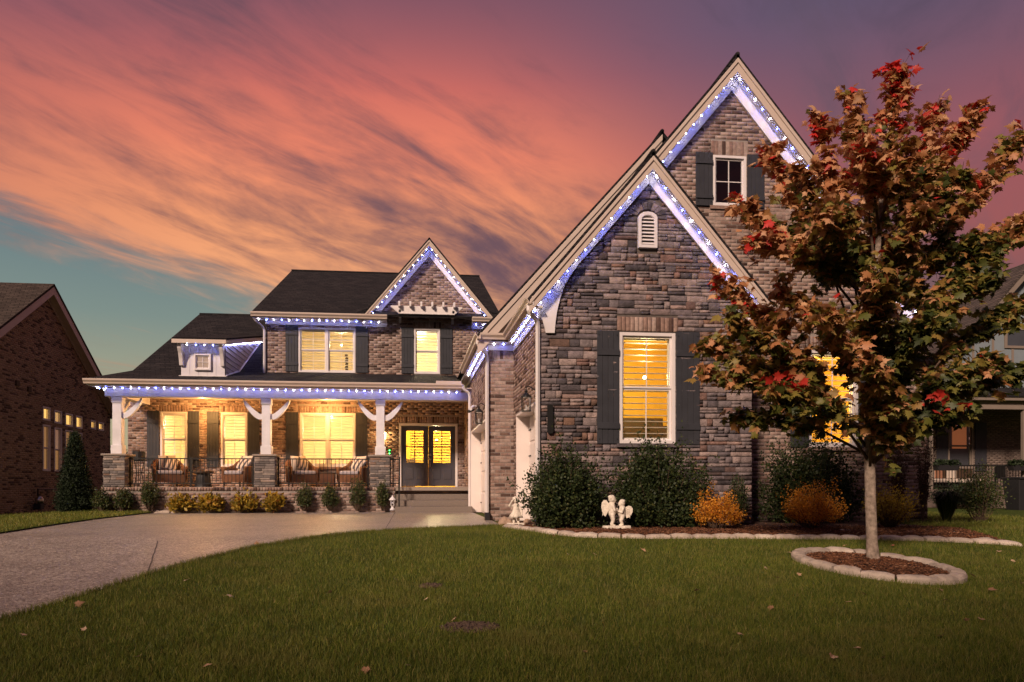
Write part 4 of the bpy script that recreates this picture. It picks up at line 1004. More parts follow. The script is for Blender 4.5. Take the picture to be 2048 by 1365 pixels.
# ================================================================== STRINGS OF LIGHTS
BM_W = MB().ico((0, 0, 0), .0100, 1).build('bulb_source', 'bulb_white'); BM_B = MB().ico((0, 0, 0), .0085, 1).build('bulb_source', 'bulb_blue')
mw, mbl = BM_W.data, BM_B.data; bpy.data.objects.remove(BM_W); bpy.data.objects.remove(BM_B)
def string(label, pts, sp=.22, start=0, sag=0.0):
    pts = [Vector(p) for p in pts]; o = empty('string_lights', pts[0], label, 'string lights', 'strings of white and blue bulbs along the eaves')
    pos = []; carry = sp * .3; acc = 0
    for a, b in zip(pts, pts[1:]):
        L = (b - a).length; t = carry
        while t < L: pos.append(a + (b - a) * (t / L)); t += sp
        carry = t - L
    cab = []
    for i, p in enumerate(pos):
        cab.append(p + Vector((0, 0, .018)))
        if sag and i + 1 < len(pos): cab.append((p + pos[i + 1]) / 2 + Vector((0, -.01, .018 - sag)))
        w = (i + start) % 2 == 0
        b = link('bulb', mw if w else mbl, o, p)
    MB().tube(cab, .004, 4).build('cable', 'dark_plastic', o)
    return o
def rk(c, a, sl, x, d): return a - sl * abs(x - c) - d * math.hypot(1, sl)
string('white and blue bulbs along the porch eave above the posts', [(-8.42, 19.28, 3.375), (1.42, 19.28, 3.375)], .215)
string('short string of bulbs running back along the left end of the porch', [(-8.42, 19.45, 3.39), (-8.42, 22.5, 3.39)], .30, 1)
string('bulbs under the upper gutter left of the small brick gable', [(XA + .1, 21.25, 5.775), (-.74, 21.25, 5.775)], .225)
string('three bulbs under the short gutter right of the small brick gable', [(2.0, 21.25, 5.775), (2.75, 21.25, 5.775)], .225, 1)
string('bulbs along the front edge of the white dormer', [(dx0 - .06, 19.72, 4.665), (dx1 + .05, 19.72, 4.665)], .235, 1)
string('bulbs climbing the slanted side of the white dormer', [(dx1 + .055, 19.85, 4.70), (dx1 + .055, 24.6, dtop(24.6) - .10)], .17)
for s_, n_ in ((-1, 'left'), (1, 'right')):
    string('bulbs on the %s slope of the small gable above the trellis' % n_, [(GC3 + s_ * .04, 21.24, rk(GC3, GA3, SL3, GC3, .185)), (GC3 + s_ * 1.95, 21.24, rk(GC3, GA3, SL3, GC3 + 1.95, .185))], .215, 1)
    string('bulbs on the %s slope of the stone gable over the arched vent' % n_, [(GC1 + s_ * .04, 11.60, rk(GC1, GA1, SL1, GC1, .222)), (GC1 + s_ * 2.12, 11.60, rk(GC1, GA1, SL1, GC1 + 2.12, .222))], .245, 0, 0 if s_ < 0 else .03)
    string('bulbs on the %s slope of the tall brick gable' % n_, [(GC2 + s_ * .04, 13.0, rk(GC2, GA2, SL2, GC2, .248)), (GC2 + s_ * (2.6 if s_ < 0 else 4.2), 13.0, rk(GC2, GA2, SL2, GC2 + (2.6 if s_ < 0 else 4.2), .248))], .245, 0, 0 if s_ < 0 else .03)
string('bulbs under the garage eave nearest the stone wall', [(2.155, 11.62, 3.785), (2.155, 14.50, 3.785)], .22)
string('bulbs across the narrow brick pier between the garage doors', [(2.08, 14.60, 3.785), (1.60, 14.60, 3.785)], .21, 1)
string('bulbs under the long garage eave running back to the porch', [(1.60, 14.7, 3.785), (1.60, 18.9, 3.785)], .20)

# ================================================================== SMALL THINGS FIXED TO THE HOUSE
def lantern(x, y, z, label):
    o = empty('wall_lantern', (x, y, z), label, 'lantern', 'black wall lanterns beside the garage doors')
    m = MB(); m.box(x + .17, x + .20, y - .05, y + .05, z - .05, z + .22); m.tube([(x + .18, y, z + .14), (x + .06, y, z + .22), (x, y, z + .20), (x, y, z + .16)], .010, 6); m.build('bracket', 'iron_black', o)
    m = MB(); m.lathe([(.012, .16), (.03, .13), (.02, .11), (.085, .05), (.10, .03), (.10, .02)], (x, y, z), 8); m.build('cap', 'iron_black', o)
    m = MB()
    for sx in (-1, 1):
        for sy in (-1, 1): m.bar((x + sx * .075, y + sy * .075, z + .02), (x + sx * .065, y + sy * .065, z - .22), .010, .010)
    m.box(x - .075, x + .075, y - .075, y + .075, z - .235, z - .22); m.build('cage', 'iron_black', o)
    g = MB(); g.box(x - .066, x + .066, y - .066, y + .066, z - .218, z + .018); g.build('glass', 'window_glass', o)
    MB().tube([(x, y, z - .22), (x, y, z - .12)], .012, 8).build('candle', 'post_white', o); return o
lantern(X1 - .20, 12.06, 2.30, 'black glass lantern beside the garage door nearest the stone wall')
lantern(X2 - .20, 15.00, 2.34, 'black glass lantern beside the far garage door, behind a downspout')
def camera_thing():
    o = empty('security_camera', (X2, 17.6, 2.75), 'white security camera on the brick wall above the far garage door', 'camera')
    x, y, z = X2 - .02, 17.6, 2.78
    MB().lathe([(.06, 0), (.06, .03)], (x, y, z), 10).build('mount', 'post_white', o)
    for dy in (-.14, .14): MB().tube([(x - .06, y + dy * .4, z), (x - .16, y + dy - .12, z - .08)], [.05, .045], 10).build('lamp_head', 'post_white', o, smooth=False)
    MB().tube([(x - .06, y, z - .06), (x - .20, y - .16, z - .14)], .04, 10).build('camera_body', 'dark_plastic', o)
camera_thing()
o = MB().add([(2.375 + .066 + .066 * math.cos(R(a)) * (.8 if abs(math.sin(R(a))) < .5 else 1), YS - .085 + dy, (2.10 if math.sin(R(a)) > 0 else 1.71) + .06 * math.sin(R(a))) for dy in (0, .03) for a in range(0, 360, 24)],
    [tuple(range(14, -1, -1)), tuple(range(15, 30))] + [(i, (i + 1) % 15, (i + 1) % 15 + 15, i + 15) for i in range(15)]).build('number_plaque', 'iron_black')
tag(o, 'tall narrow black plaque with rounded ends on the stone wall left of the window', 'plaque')
o = empty('doorbell', (-.62, YD - .03, 1.80), 'doorbell glowing green on the brick wall left of the front door', 'doorbell')
MB().box(-.655, -.60, YD - .05, YD - .012, 1.70, 1.88).build('plate', 'dark_plastic', o)
for zz in (1.745, 1.84): MB().ico((-.628, YD - .055, zz), .020, 1).build('light', 'led_green', o)
o = empty('wall_sconce', (-.82, YD - .1, 2.3), 'small lit sconce on the brick wall behind the third porch post', 'wall lamp')
sx, sy, sz = -.80, YD - .14, 2.36
MB().lathe([(.01, .22), (.07, .10), (.075, .08)], (sx, sy, sz - .05), 8).build('cap', 'iron_black', o)
MB().lathe([(.05, -.12), (.06, .08)], (sx, sy, sz - .05), 8).build('shade', 'lamp_warm', o); MB().box(sx - .03, sx + .03, sy, YD - .01, sz - .05, sz + .08).build('back_plate', 'iron_black', o)

# ================================================================== PORCH FURNITURE
def chair(x, y, rz, label, stripe):
    o = empty('wicker_armchair', (x, y, .70), label, 'armchair', 'wicker armchairs on the porch', rz)
    # u-shaped shell: arms sweep up into a rounded back (front faces -y)
    N = 26; vs, fs = [], []
    for i in range(N + 1):
        t = i / N; a = math.pi * (1 - t)
        ux, uy = .40 * math.cos(a), .30 * math.sin(a); 
        s_ = abs(t - .5) * 2
        if s_ > .80: f = (s_ - .80) / .20; ux, uy = (.40 if t > .5 else -.40) * (1 - .0), -.34 * f + .02
        top = .60 + .30 * max(0, 1 - (s_ / .85) ** 2.2) ; 
        nx, ny = (math.cos(a), math.sin(a)) if s_ <= .80 else ((1 if t > .5 else -1), 0)
        for (w, zz) in ((.035, .16), (.06, top - .08), (.085, top - .03), (.05, top), (-.01, top - .01), (-.035, top - .06), (-.03, .16)):
            vs.append((ux + nx * w, uy + ny * w, zz))
    m = 7
    for i in range(N):
        for k in range(m): fs.append((i * m + k, i * m + (k + 1) % m, (i + 1) * m + (k + 1) % m, (i + 1) * m + k))
    fs += [tuple(range(m)), tuple(N * m + k for k in range(m - 1, -1, -1))]
    MB().add(vs, fs).build('backrest', 'wicker', o, local=True, smooth=True)
    MB().prism([(-.40, -.34), (.40, -.34), (.40, .10), (.25, .28), (-.25, .28), (-.40, .10)], .14, .36, 'z').build('seat_frame', 'wicker', o, local=True)
    for lx, ly in ((-.37, -.31), (.37, -.31), (-.28, .24), (.28, .24)): MB().tube([(lx, ly, 0), (lx * .98, ly * .98, .16)], [.022, .030], 8).build('leg', 'furniture_dark', o, local=True)
    c = MB().box(-.33, .33, -.36, .22, .365, .48).build('seat_cushion', 'cushion_striped', o, local=True, bevel=.04); c.modifiers['bevel'].segments = 3
    def pillow(name, mat, loc, rot, w=.22):
        vs, fs = [], []; n = 8
        for s_ in (1, -1):
            for i in range(n + 1):
                for j in range(n + 1):
                    u, v = i / n * 2 - 1, j / n * 2 - 1; th = .075 * (1 - u ** 4) * (1 - v ** 4); p = 1 - .07 * (1 - abs(u) * abs(v)) * 1
                    vs.append((u * w * (1 - .06 * (1 - v * v)), s_ * th, v * w * (1 - .06 * (1 - u * u))))
        for s_ in range(2):
            for i in range(n):
                for j in range(n): q = s_ * (n + 1) ** 2 + i * (n + 1) + j; fs.append((q, q + 1, q + n + 2, q + n + 1))
        q = MB().add(vs, fs).build(name, mat, o, local=True, smooth=True, loc=loc); q.rotation_euler = rot; return q
    pillow('back_pillow', 'fabric_cream', (0, .17, .70), (R(-14), 0, 0), .24)
    pillow('pillow', 'fabric_striped' if stripe else 'fabric_slate', (.08, .02, .67), (R(-24), R(24), R(8)), .20)
    return o
chair(-7.02, 20.75, R(28), 'leftmost wicker armchair by the first porch window, pillows at its left', 1)
chair(-4.95, 20.75, R(-30), 'wicker armchair just left of the middle porch pedestal, turned left', 1)
chair(-3.22, 20.70, R(30), 'wicker armchair just right of the middle porch pedestal, large striped pillow', 1)
chair(-1.62, 20.70, R(-30), 'rightmost wicker armchair, next to the third porch pedestal', 1)
o = empty('side_table', (-5.98, 20.55, .70), 'round dark drum table between the two left armchairs', 'table')
MB().lathe([(.24, 0), (.23, .04), (.19, .38), (.20, .40)], (-5.98, 20.55, .70), 18).build('base', 'dark_plastic', o); MB().lathe([(.27, .40), (.29, .42), (.29, .46), (.27, .47)], (-5.98, 20.55, .70), 18).build('tabletop', 'furniture_dark', o)
o = empty('side_table', (-2.42, 20.55, .70), 'square brown wicker table between the two right armchairs', 'table')
MB().box(-2.63, -2.21, 20.38, 20.78, .73, 1.10).build('body', 'wicker', o, bevel=.02); MB().box(-2.65, -2.19, 20.36, 20.80, 1.102, 1.13).build('tabletop', 'furniture_dark', o, bevel=.008)
o = empty('plant_stand', (-7.75, 20.3, .70), 'dark iron plant stand at the left end of the porch', 'plant stand')
for a in range(3): MB().tube([(-7.75 + .16 * math.cos(a * 2.1), 20.5 + .16 * math.sin(a * 2.1), .70), (-7.75 + .07 * math.cos(a * 2.1), 20.5 + .07 * math.sin(a * 2.1), 1.1), (-7.75 + .15 * math.cos(a * 2.1), 20.5 + .15 * math.sin(a * 2.1), 1.45)], .012, 6).build('leg', 'iron_black', o)
MB().lathe([(.16, 1.10), (.17, 1.12), (.02, 1.12)], (-7.75, 20.5, 0), 14).build('shelf', 'iron_black', o); MB().lathe([(.14, .72), (.17, .75), (.17, 1.0)], (-7.75, 20.5, .72), 14).build('pot', 'dark_plastic', o)

# ================================================================== GROUND
def sheet_cols(name, cols, mat, ny=24, dz=.0, kind='structure', lip=.0):
    """cols: list of (X, Y0, Y1); a terrain-following sheet"""
    vs, fs = [], []
    for (X, a, b) in cols:
        for j in range(ny + 1): y = a + (b - a) * j / ny; vs.append((X, y, gz(X, y) + dz))
    n = ny + 1
    for i in range(len(cols) - 1):
        for j in range(ny): fs.append((i * n + j, (i + 1) * n + j, (i + 1) * n + j + 1, i * n + j + 1))
    me = mesh_np(name, vs, fs, mat, smooth=True); o = link(name, me); 
    if kind: o['kind'] = kind
    return o
gx = [-900, -300, -120, -60] + [x for x in np.arange(-40, 41, 1.0)] + [60, 120, 300, 900]
gy = [-900, -300, -100, -40, -20] + [y for y in np.arange(-4, 44, .5)] + [60, 120, 300, 900]
gv = [(x, y, gz(max(-40, min(40, x)), max(-6, min(60, y))) - .03) for x in gx for y in gy]; ny_ = len(gy)
gf = [(i * ny_ + j, (i + 1) * ny_ + j, (i + 1) * ny_ + j + 1, i * ny_ + j + 1) for i in range(len(gx) - 1) for j in range(ny_ - 1)]
GR = link('ground', mesh_np('ground', gv, gf, 'soil_grass', True)); GR['kind'] = 'structure'
DRV = sheet_cols('driveway', [(x, .5, 19.3) for x in np.arange(-20, 1.76, .25)], 'aggregate', 76, -.004)
# control joints cut in the driveway
def joint(a, b, c=None):
    A, B = gp(*a), gp(*b); n = 14; pts = []
    for i in range(n + 1):
        t = i / n; x, y = A[0] + (B[0] - A[0]) * t, A[1] + (B[1] - A[1]) * t; pts.append((x + random.uniform(-.006, .006), y, gz(x, y) + .0))
    mb = MB()
    for p, q in zip(pts, pts[1:]): mb.bar((p[0], p[1], p[2] - .003), (q[0], q[1], q[2] - .003), .012, .006)
    o = mb.build('control_joint', 'dark_plastic', DRV)
joint((315, 1082), (294, 1152)); joint((790, 1025), (766, 1066))
# lawn in front
lb = [gp(*p) for p in ((-900, 1560), (-450, 1400), (-150, 1300), (0, 1246), (100, 1216), (200, 1184), (300, 1152), (400, 1124), (500, 1100), (600, 1083), (700, 1071), (800, 1064), (900, 1060), (1000, 1056))]
eb = [gp(*p) for p in ((1014, 1058), (1045, 1063), (1100, 1071), (1160, 1078), (1300, 1081), (1500, 1081), (1700, 1082), (1900, 1087), (2000, 1092), (2046, 1096))]
bxs = [p[0] for p in lb + eb]; bys = [p[1] for p in lb + eb]
def yb_lawn(X): return float(np.interp(X, bxs, bys))
XEND = eb[-1][0]
xs = list(np.arange(bxs[0], XEND, .12))
LAWN = sheet_cols('lawn', [(x, -1.5 if x > -3 else max(-1.5, yb_lawn(x) - 3), yb_lawn(x)) for x in xs], 'soil_grass', 40, .022)
sheet_cols('side_lawn', [(x, -1.5, 23.5) for x in np.arange(XEND + .001, 40, .8)], 'soil_grass', 50, .02)
# lawn strip at the left of the driveway
lf = [gp(*p) for p in ((-500, 1140), (-200, 1098), (0, 1068), (100, 1052), (200, 1038), (300, 1027))]
lxs = [p[0] for p in lf]; lys = [p[1] for p in lf]
def xl_edge(Y): return float(np.interp(Y, lys, lxs))
lv_, lf_ = [], []; rows_ = list(np.arange(3, 40, .3)) ; nx_ = 30
for Yq in rows_:
    for i in range(nx_ + 1):
        X = -30 + (xl_edge(Yq) + 30) * (i / nx_) ** .6; lv_.append((X, Yq, gz(X, Yq) + .02))
lf_ = [(j * (nx_ + 1) + i, j * (nx_ + 1) + i + 1, (j + 1) * (nx_ + 1) + i + 1, (j + 1) * (nx_ + 1) + i) for j in range(len(rows_) - 1) for i in range(nx_)]
LL = link('left_lawn', mesh_np('left_lawn', lv_, lf_, 'soil_grass', True)); LL['kind'] = 'structure'
# mulch beds
def bed_y0(X): return float(np.interp(X, [p[0] for p in eb], [p[1] for p in eb])) + .07
BED = sheet_cols('mulch_bed', [(x, bed_y0(x), 13.3) for x in np.arange(eb[0][0] + .02, XEND, .15)], 'mulch_bed', 20, .035)
pb = [gp(*p) for p in ((303, 1026.5), (400, 1026), (500, 1025), (600, 1024), (700, 1023), (790, 1022))]
BED2 = sheet_cols('mulch_bed', [(x, float(np.interp(x, [p[0] for p in pb], [p[1] for p in pb])), 19.32) for x in np.arange(pb[0][0], -.42, .2)], 'mulch_bed', 4, .04)

# ---- edging stones
def edging(pts, seglen, w, h, label, closed=False, jit=.15, lift=0.0):
    P_ = [Vector((p[0], p[1], 0)) for p in pts]
    if closed: P_.append(P_[0])
    cum = [0]
    for a, b in zip(P_, P_[1:]): cum.append(cum[-1] + (b - a).length)
    tot = cum[-1]; n = max(3, round(tot / seglen)); 
    def ev(d):
        d = min(max(d, 0), tot); i = max(0, min(len(cum) - 2, int(np.searchsorted(cum, d)) - 1)); t = (d - cum[i]) / max(1e-6, cum[i + 1] - cum[i])
        p = P_[i] + (P_[i + 1] - P_[i]) * t; tt = (P_[i + 1] - P_[i]).normalized(); return p, Vector((tt.y, -tt.x, 0))
    ds = [0]; 
    for k in range(1, n): ds.append(tot * (k + random.uniform(-jit, jit)) / n)
    ds.append(tot)
    o = empty('stone_edging', (pts[0][0], pts[0][1], gz(pts[0][0], pts[0][1])), label, 'garden edging')
    for a, b in zip(ds, ds[1:]):
        m = 4; vs, fs = [], []; g = .010; hh = h * random.uniform(.92, 1.08); tw = random.uniform(-.008, .008); skew = .05 * random.uniform(-1, 1)
        prof = [(-w / 2, -.04), (-w / 2, .55), (-w * .40, .86), (-w * .18, 1.0), (w * .22, 1.0), (w * .42, .85), (w / 2, .55), (w / 2, -.04)]
        for i in range(m + 1):
            for q, z in prof:
                d = a + g + (b - a - 2 * g) * i / m + (skew * q / w if i in (0, m) else 0); p, nn = ev(d)
                e = .82 if i in (0, m) else 1.0
                x, y = p.x + nn.x * (q + tw) * (1 if e == 1 else .96), p.y + nn.y * (q + tw) * (1 if e == 1 else .96)
                vs.append((x + random.uniform(-.003, .003), y, gz(x, y) + lift + z * hh * (e if z > 0 else 1) + random.uniform(-.003, .003)))
        kk = len(prof)
        for i in range(m):
            for j in range(kk - 1): fs.append((i * kk + j, i * kk + j + 1, (i + 1) * kk + j + 1, (i + 1) * kk + j))
        fs += [tuple(range(kk)), tuple(m * kk + j for j in range(kk - 1, -1, -1))]
        MB().add(vs, fs).build('stone', 'edging_stone', o, smooth=False)
    return o
edging([(p[0], p[1] + .05) for p in eb], .33, .15, .085, 'curved row of cast stones edging the mulch bed below the stone wall', lift=.0)
edging([(p[0], p[1]) for p in pb], .24, .12, .07, 'straight row of stones edging the bed in front of the porch')
TX, TY, TZ = gp(1748, 1128)
rc = gp(1757, 1143)
rc = (rc[0] + .05, rc[1] + .15, 0); ring = [(rc[0] + .79 * math.cos(R(a)), rc[1] + .90 * math.sin(R(a))) for a in range(0, 360, 6)]
edging(ring, .34, .17, .085, 'ring of curved stones around the maple tree', closed=True, lift=.025)
RB_ = MB(); vs = [(rc[0], rc[1], gz(rc[0], rc[1]) + .07)] + [(rc[0] + .75 * math.cos(R(a)), rc[1] + .86 * math.sin(R(a)), gz(rc[0] + .75 * math.cos(R(a)), rc[1] + .86 * math.sin(R(a))) + .05) for a in range(0, 360, 12)]
me = bpy.data.meshes.new('tree_mulch'); me.from_pydata(vs, [], [(0, i + 1, (i + 1) % 30 + 1) for i in range(30)]); me.materials.append(M['mulch_bed']); o = link('mulch_bed', me); o['kind'] = 'structure'

# ---- mulch chips
def chips(name, pts, size=(.02, .06), mat='mulch'):
    n = len(pts); p = np.array(pts); L = rng.uniform(*size, n); w = L * rng.uniform(.15, .35, n); h = w * .5
    a = rng.uniform(0, 2 * np.pi, n); tl = rng.normal(0, .25, n)
    d = np.stack([np.cos(a) * np.cos(tl), np.sin(a) * np.cos(tl), np.sin(tl)], 1); s_ = np.stack([-np.sin(a), np.cos(a), np.zeros(n)], 1); u = np.cross(d, s_)
    v = np.zeros((n, 8, 3)); i = 0
    for q in (-1, 1):
        for (b, c) in ((-1, -1), (1, -1), (1, 1), (-1, 1)):
            v[:, i] = p + d * (q * L / 2)[:, None] + s_ * (b * w / 2)[:, None] + u * (c * h / 2)[:, None]; i += 1
    F = np.array([(0, 1, 2, 3), (7, 6, 5, 4), (0, 4, 5, 1), (1, 5, 6, 2), (2, 6, 7, 3), (3, 7, 4, 0)])
    f = (F[None] + (np.arange(n) * 8)[:, None, None]).reshape(-1, 4); o = link(name, mesh_np(name, v.reshape(-1, 3), f, mat)); o['kind'] = 'stuff'; return o
pp = []
for _ in range(11000):
    x = random.uniform(eb[0][0], XEND); y0 = bed_y0(x); y = y0 + .02 + abs(random.gauss(0, .7)); 
    if y < 13.2: pp.append((x, y, gz(x, y) + .045))
for _ in range(2600):
    a, r = random.uniform(0, 2 * math.pi), math.sqrt(random.random()); x, y = rc[0] + .70 * r * math.cos(a), rc[1] + .81 * r * math.sin(a); pp.append((x, y, gz(x, y) + .065 + .02 * (1 - r)))
chips('mulch_chips', pp)

# ---- grass
def blades(name, X, Y, Lr, W_, dz=.02, lean=.35):
    n = len(X); Z = np.array([gz(a, b) for a, b in zip(X, Y)]) + dz
    L = rng.uniform(Lr[0], Lr[1], n) * rng.uniform(.7, 1.25, n); a = rng.uniform(0, 2 * np.pi, n); th = rng.uniform(0, 2 * np.pi, n); ln = np.abs(rng.normal(0, lean, n))
    wv = np.stack([np.cos(a), np.sin(a), np.zeros(n)], 1) * (W_ * rng.uniform(.6, 1.3, n))[:, None]
    base = np.stack([X, Y, Z], 1); dirn = np.stack([np.cos(th) * np.sin(ln), np.sin(th) * np.sin(ln), np.cos(ln)], 1)
    mid = base + dirn * (L * .55)[:, None]; tipd = dirn + np.stack([np.cos(th), np.sin(th), -.2 * np.ones(n)], 1) * .35; tip = mid + tipd * (L * .5)[:, None]
    v = np.stack([base - wv, base + wv, mid + wv * .8, mid - wv * .8, tip], 1).reshape(-1, 3)
    k = np.arange(n)[:, None] * 5
    f = np.concatenate([np.stack([k + 0, k + 1, k + 2], 2), np.stack([k + 0, k + 2, k + 3], 2), np.stack([k + 3, k + 2, k + 4], 2)], 1).reshape(-1, 3)
    o = link(name, mesh_np(name, v, f, 'grass')); o['kind'] = 'stuff'; return o
patches = [(*gp(940, 1262)[:2], .22, .14), (*gp(862, 1178)[:2], .10, .08)]
def scatter(y0, y1, dens):
    h = (y0 + y1) / 2; xl = at(-60, 0, y0)[0] if at(-60, 0, y0)[0] < at(-60, 0, y1)[0] else at(-60, 0, y1)[0]; xr = at(2110, 0, y1)[0]
    n = int((xr - xl) * (y1 - y0) * dens); X = rng.uniform(xl, xr, n); Y = rng.uniform(y0, y1, n)
    ok = (Y < np.interp(X, bxs, bys) - .01) | (X > XEND); ok &= ((X - rc[0]) / .84) ** 2 + ((Y - rc[1]) / .95) ** 2 > 1
    for (a, b, ra, rb) in patches: ok &= (((X - a) / ra) ** 2 + ((Y - b) / rb) ** 2 > rng.uniform(.3, 1.3, n))
    px = (X + Y * .3); dn = np.sin(X * 2.3 + 1.7 * np.sin(Y * 1.9)) * np.sin(Y * 2.7 + X) ; ok &= rng.uniform(0, 1, n) < .86 + .14 * dn
    return X[ok], Y[ok]
gxs, gys = [], []
for (a, b, d) in ((3.9, 5.2, 9500), (5.2, 6.6, 6500), (6.6, 8.2, 4600), (8.2, 10, 3400), (10, 11.9, 2600)):
    x, y = scatter(a, b, d); gxs.append(x); gys.append(y)
X_, Y_ = np.concatenate(gxs), np.concatenate(gys)
blades('lawn_grass', X_, Y_, (.030, .062), .0018)
# ragged fringe hanging over the lawn's edge
n = 9000; fx = rng.uniform(bxs[3], eb[0][0], n); fy = np.interp(fx, bxs, bys) - np.abs(rng.normal(0, .03, n)); blades('lawn_fringe', fx, fy, (.04, .08), .0022, .015, .6)
n = 30000; fy = 8 + rng.uniform(0, 1, n) ** .7 * 14; fx = np.interp(fy, lys, lxs) - rng.exponential(2.2, n) - .01; blades('left_grass', fx, fy, (.05, .09), .004, .02, .4)
n = 16000; fx = rng.uniform(XEND, XEND + 5, n); fy = rng.uniform(10, 20, n); blades('side_grass', fx, fy, (.05, .09), .004, .02, .4)

# ================================================================== PLANTS
def diamond_leaves(pos, dirs, size, mat, name, parent, wr=.45, flat=.3):
    n = len(pos); p = np.array(pos); d = np.array(dirs); d += rng.normal(0, flat, d.shape); d /= np.linalg.norm(d, axis=1)[:, None] + 1e-9
    r_ = rng.normal(0, 1, (n, 3)); s_ = np.cross(d, r_); s_ /= np.linalg.norm(s_, axis=1)[:, None] + 1e-9
    L = (size * rng.uniform(.6, 1.3, n))[:, None]; up = np.cross(d, s_) * L * .12
    v = np.stack([p, p + d * L * .45 + s_ * L * wr + up, p + d * L, p + d * L * .45 - s_ * L * wr + up], 1).reshape(-1, 3)
    k = np.arange(n)[:, None] * 4; f = np.concatenate([np.stack([k, k + 1, k + 2], 2), np.stack([k, k + 2, k + 3], 2)], 1).reshape(-1, 3)
    o = link(name, mesh_np(name, v, f, mat), parent); return o
def shrub(name, label, cat, x, y, rx, ry, h, nshoot, per, size, mat, group=None, stem='twig', z0=None, spread=.9, wr=.45, low=.25, tall=.0, cone=False, lean=0):
    z = (gz(x, y) + .03) if z0 is None else z0; o = empty(name, (x, y, z), label, cat, group); pos, dr = [], []; stems = MB()
    for i in range(nshoot):
        a = random.uniform(0, 2 * math.pi); q = math.sqrt(random.random()); t = random.uniform(.35, 1.0)
        if cone:
            hz = random.random() ** 1.3; rr = (1 - hz) ** .75 * (.30 + .70 * min(1, hz * 5 + .35)) * random.uniform(.80, 1.02); e = Vector((math.cos(a) * rr * rx, math.sin(a) * rr * ry, hz * h)); b = Vector((0, 0, max(0, e.z - .12)))
        else:
            el_ = math.asin(random.uniform(-.25 + low, 1)); rad = random.uniform(.66, 1.0) * (1 + .14 * math.sin(a * 3 + x * 5) + .12 * math.sin(el_ * 6 + a * 2 + x * 3)) * (random.uniform(1.05, 1.35) if random.random() < .14 else 1)
            e = Vector((math.cos(a) * math.cos(el_) * rx * rad, math.sin(a) * math.cos(el_) * ry * rad, h * .42 + math.sin(el_) * h * .58 * rad)); e.z = max(e.z, .06 * h)
            if random.random() < tall: e.z *= random.uniform(1.05, 1.3)
            e.x += lean * e.z
            b = Vector((e.x * .35, e.y * .35, e.z * .15))
        if i % max(1, nshoot // 40) == 0 and not cone: stems.tube([(x + b.x * .3, y + b.y * .3, z), (x + b.x, y + b.y, z + b.z), (x + e.x * .97, y + e.y * .97, z + e.z * .97)], [.010, .007, .003], 4)
        up = (e - b).normalized()
        for k in range(per):
            t = random.uniform(.35, 1.0); p = b + (e - b) * t + Vector((random.gauss(0, 1), random.gauss(0, 1), random.gauss(0, 1))) * size * spread
            if p.z < .01: p.z = .01 + random.random() * .03
            pos.append((x + p.x, y + p.y, z + p.z)); q2 = up * .6 + Vector((random.gauss(0, .6), random.gauss(0, .6), random.gauss(.15, .5))); dr.append(tuple(q2))
    diamond_leaves(pos, dr, size, mat, 'foliage', o, wr)
    if stems.v: stems.build('stem', stem, o)
    return o
def gat(px, py, Y):     # ground place under a pixel column at depth Y
    return at(px, py, Y)[0]
# big hollies in front of the stone and brick walls
def holly(px, Y, w, h, n, label, tall=.25):
    x = at(px, 0, Y)[0]; o = shrub('holly_bush', label, 'bush', x, Y, w / 2, min(w / 2, .42), h, int(n * 1.25), 40, .044, 'leaf_holly', 'broad hollies against the front walls', tall=tall, spread=1.0, low=-.45)
    return o
holly(1130, 11.28, 1.46, 1.40, 330, 'dark holly bush beside the girl statue, in front of the garage corner')
holly(1318, 11.30, 1.72, 1.52, 380, 'wide dark holly bush under the stone wall window behind the cherubs', .08)
holly(1622, 12.3, 2.15, 1.55, 420, 'large holly bush behind the second orange shrub, against the brick wall', .5)
shrub('evergreen_shrub', 'thin upright evergreen at the corner where stone meets brick', 'shrub', at(1474, 0, 11.3)[0], 11.3, .20, .18, .86, 70, 40, .03, 'leaf_holly', tall=.4)
shrub('orange_shrub', 'orange autumn shrub at the right end of the stone wall', 'shrub', at(1436, 0, 10.75)[0], 10.75, .44, .38, .58, 120, 46, .026, 'leaf_orange', 'orange autumn shrubs', tall=.5, spread=1.2, low=.1)
shrub('orange_shrub', 'larger orange autumn shrub left of the maple trunk', 'shrub', at(1624, 0, 10.7)[0], 10.7, .52, .42, .70, 150, 48, .026, 'leaf_orange', 'orange autumn shrubs', tall=.5, spread=1.2, low=.1)
shrub('yellow_shrub', 'dull yellow green shrub just right of the maple trunk', 'shrub', at(1778, 0, 10.8)[0], 10.8, .42, .36, .66, 150, 24, .030, 'leaf_dull_yellow', tall=.3, spread=1.8)
def wiry(px, Y, w, h, label):
    x = at(px, 0, Y)[0]; z = gz(x, Y) + .03; o = empty('wiry_shrub', (x, Y, z), label, 'shrub', 'tall thin reddish shrubs'); st = MB(); pos, dr = [], []
    for k in range(26):
        a = random.uniform(0, 6.28); e = Vector((math.cos(a) * w * random.uniform(.2, 1), math.sin(a) * w * .6 * random.uniform(.2, 1), h * random.uniform(.55, 1))); pts = [Vector((0, 0, 0))]
        for i in range(1, 7): t = i / 6; pts.append(Vector((e.x * t ** 1.2, e.y * t ** 1.2, e.z * t)) + Vector((random.gauss(0, .02), random.gauss(0, .02), 0)))
        st.tube([(x + p.x, Y + p.y, z + p.z) for p in pts], [.008 - .001 * i for i in range(7)], 4)
        for _ in range(75): t = random.uniform(.3, 1); p = Vector((e.x * t ** 1.2, e.y * t ** 1.2, e.z * t)); pos.append((x + p.x + random.gauss(0, .035), Y + p.y + random.gauss(0, .035), z + p.z + random.gauss(0, .03))); dr.append((random.gauss(0, 1), random.gauss(0, 1), random.gauss(.3, .6)))
    diamond_leaves(pos, dr, .04, 'leaf_rust', 'foliage', o, .25); st.build('stem', 'twig', o)
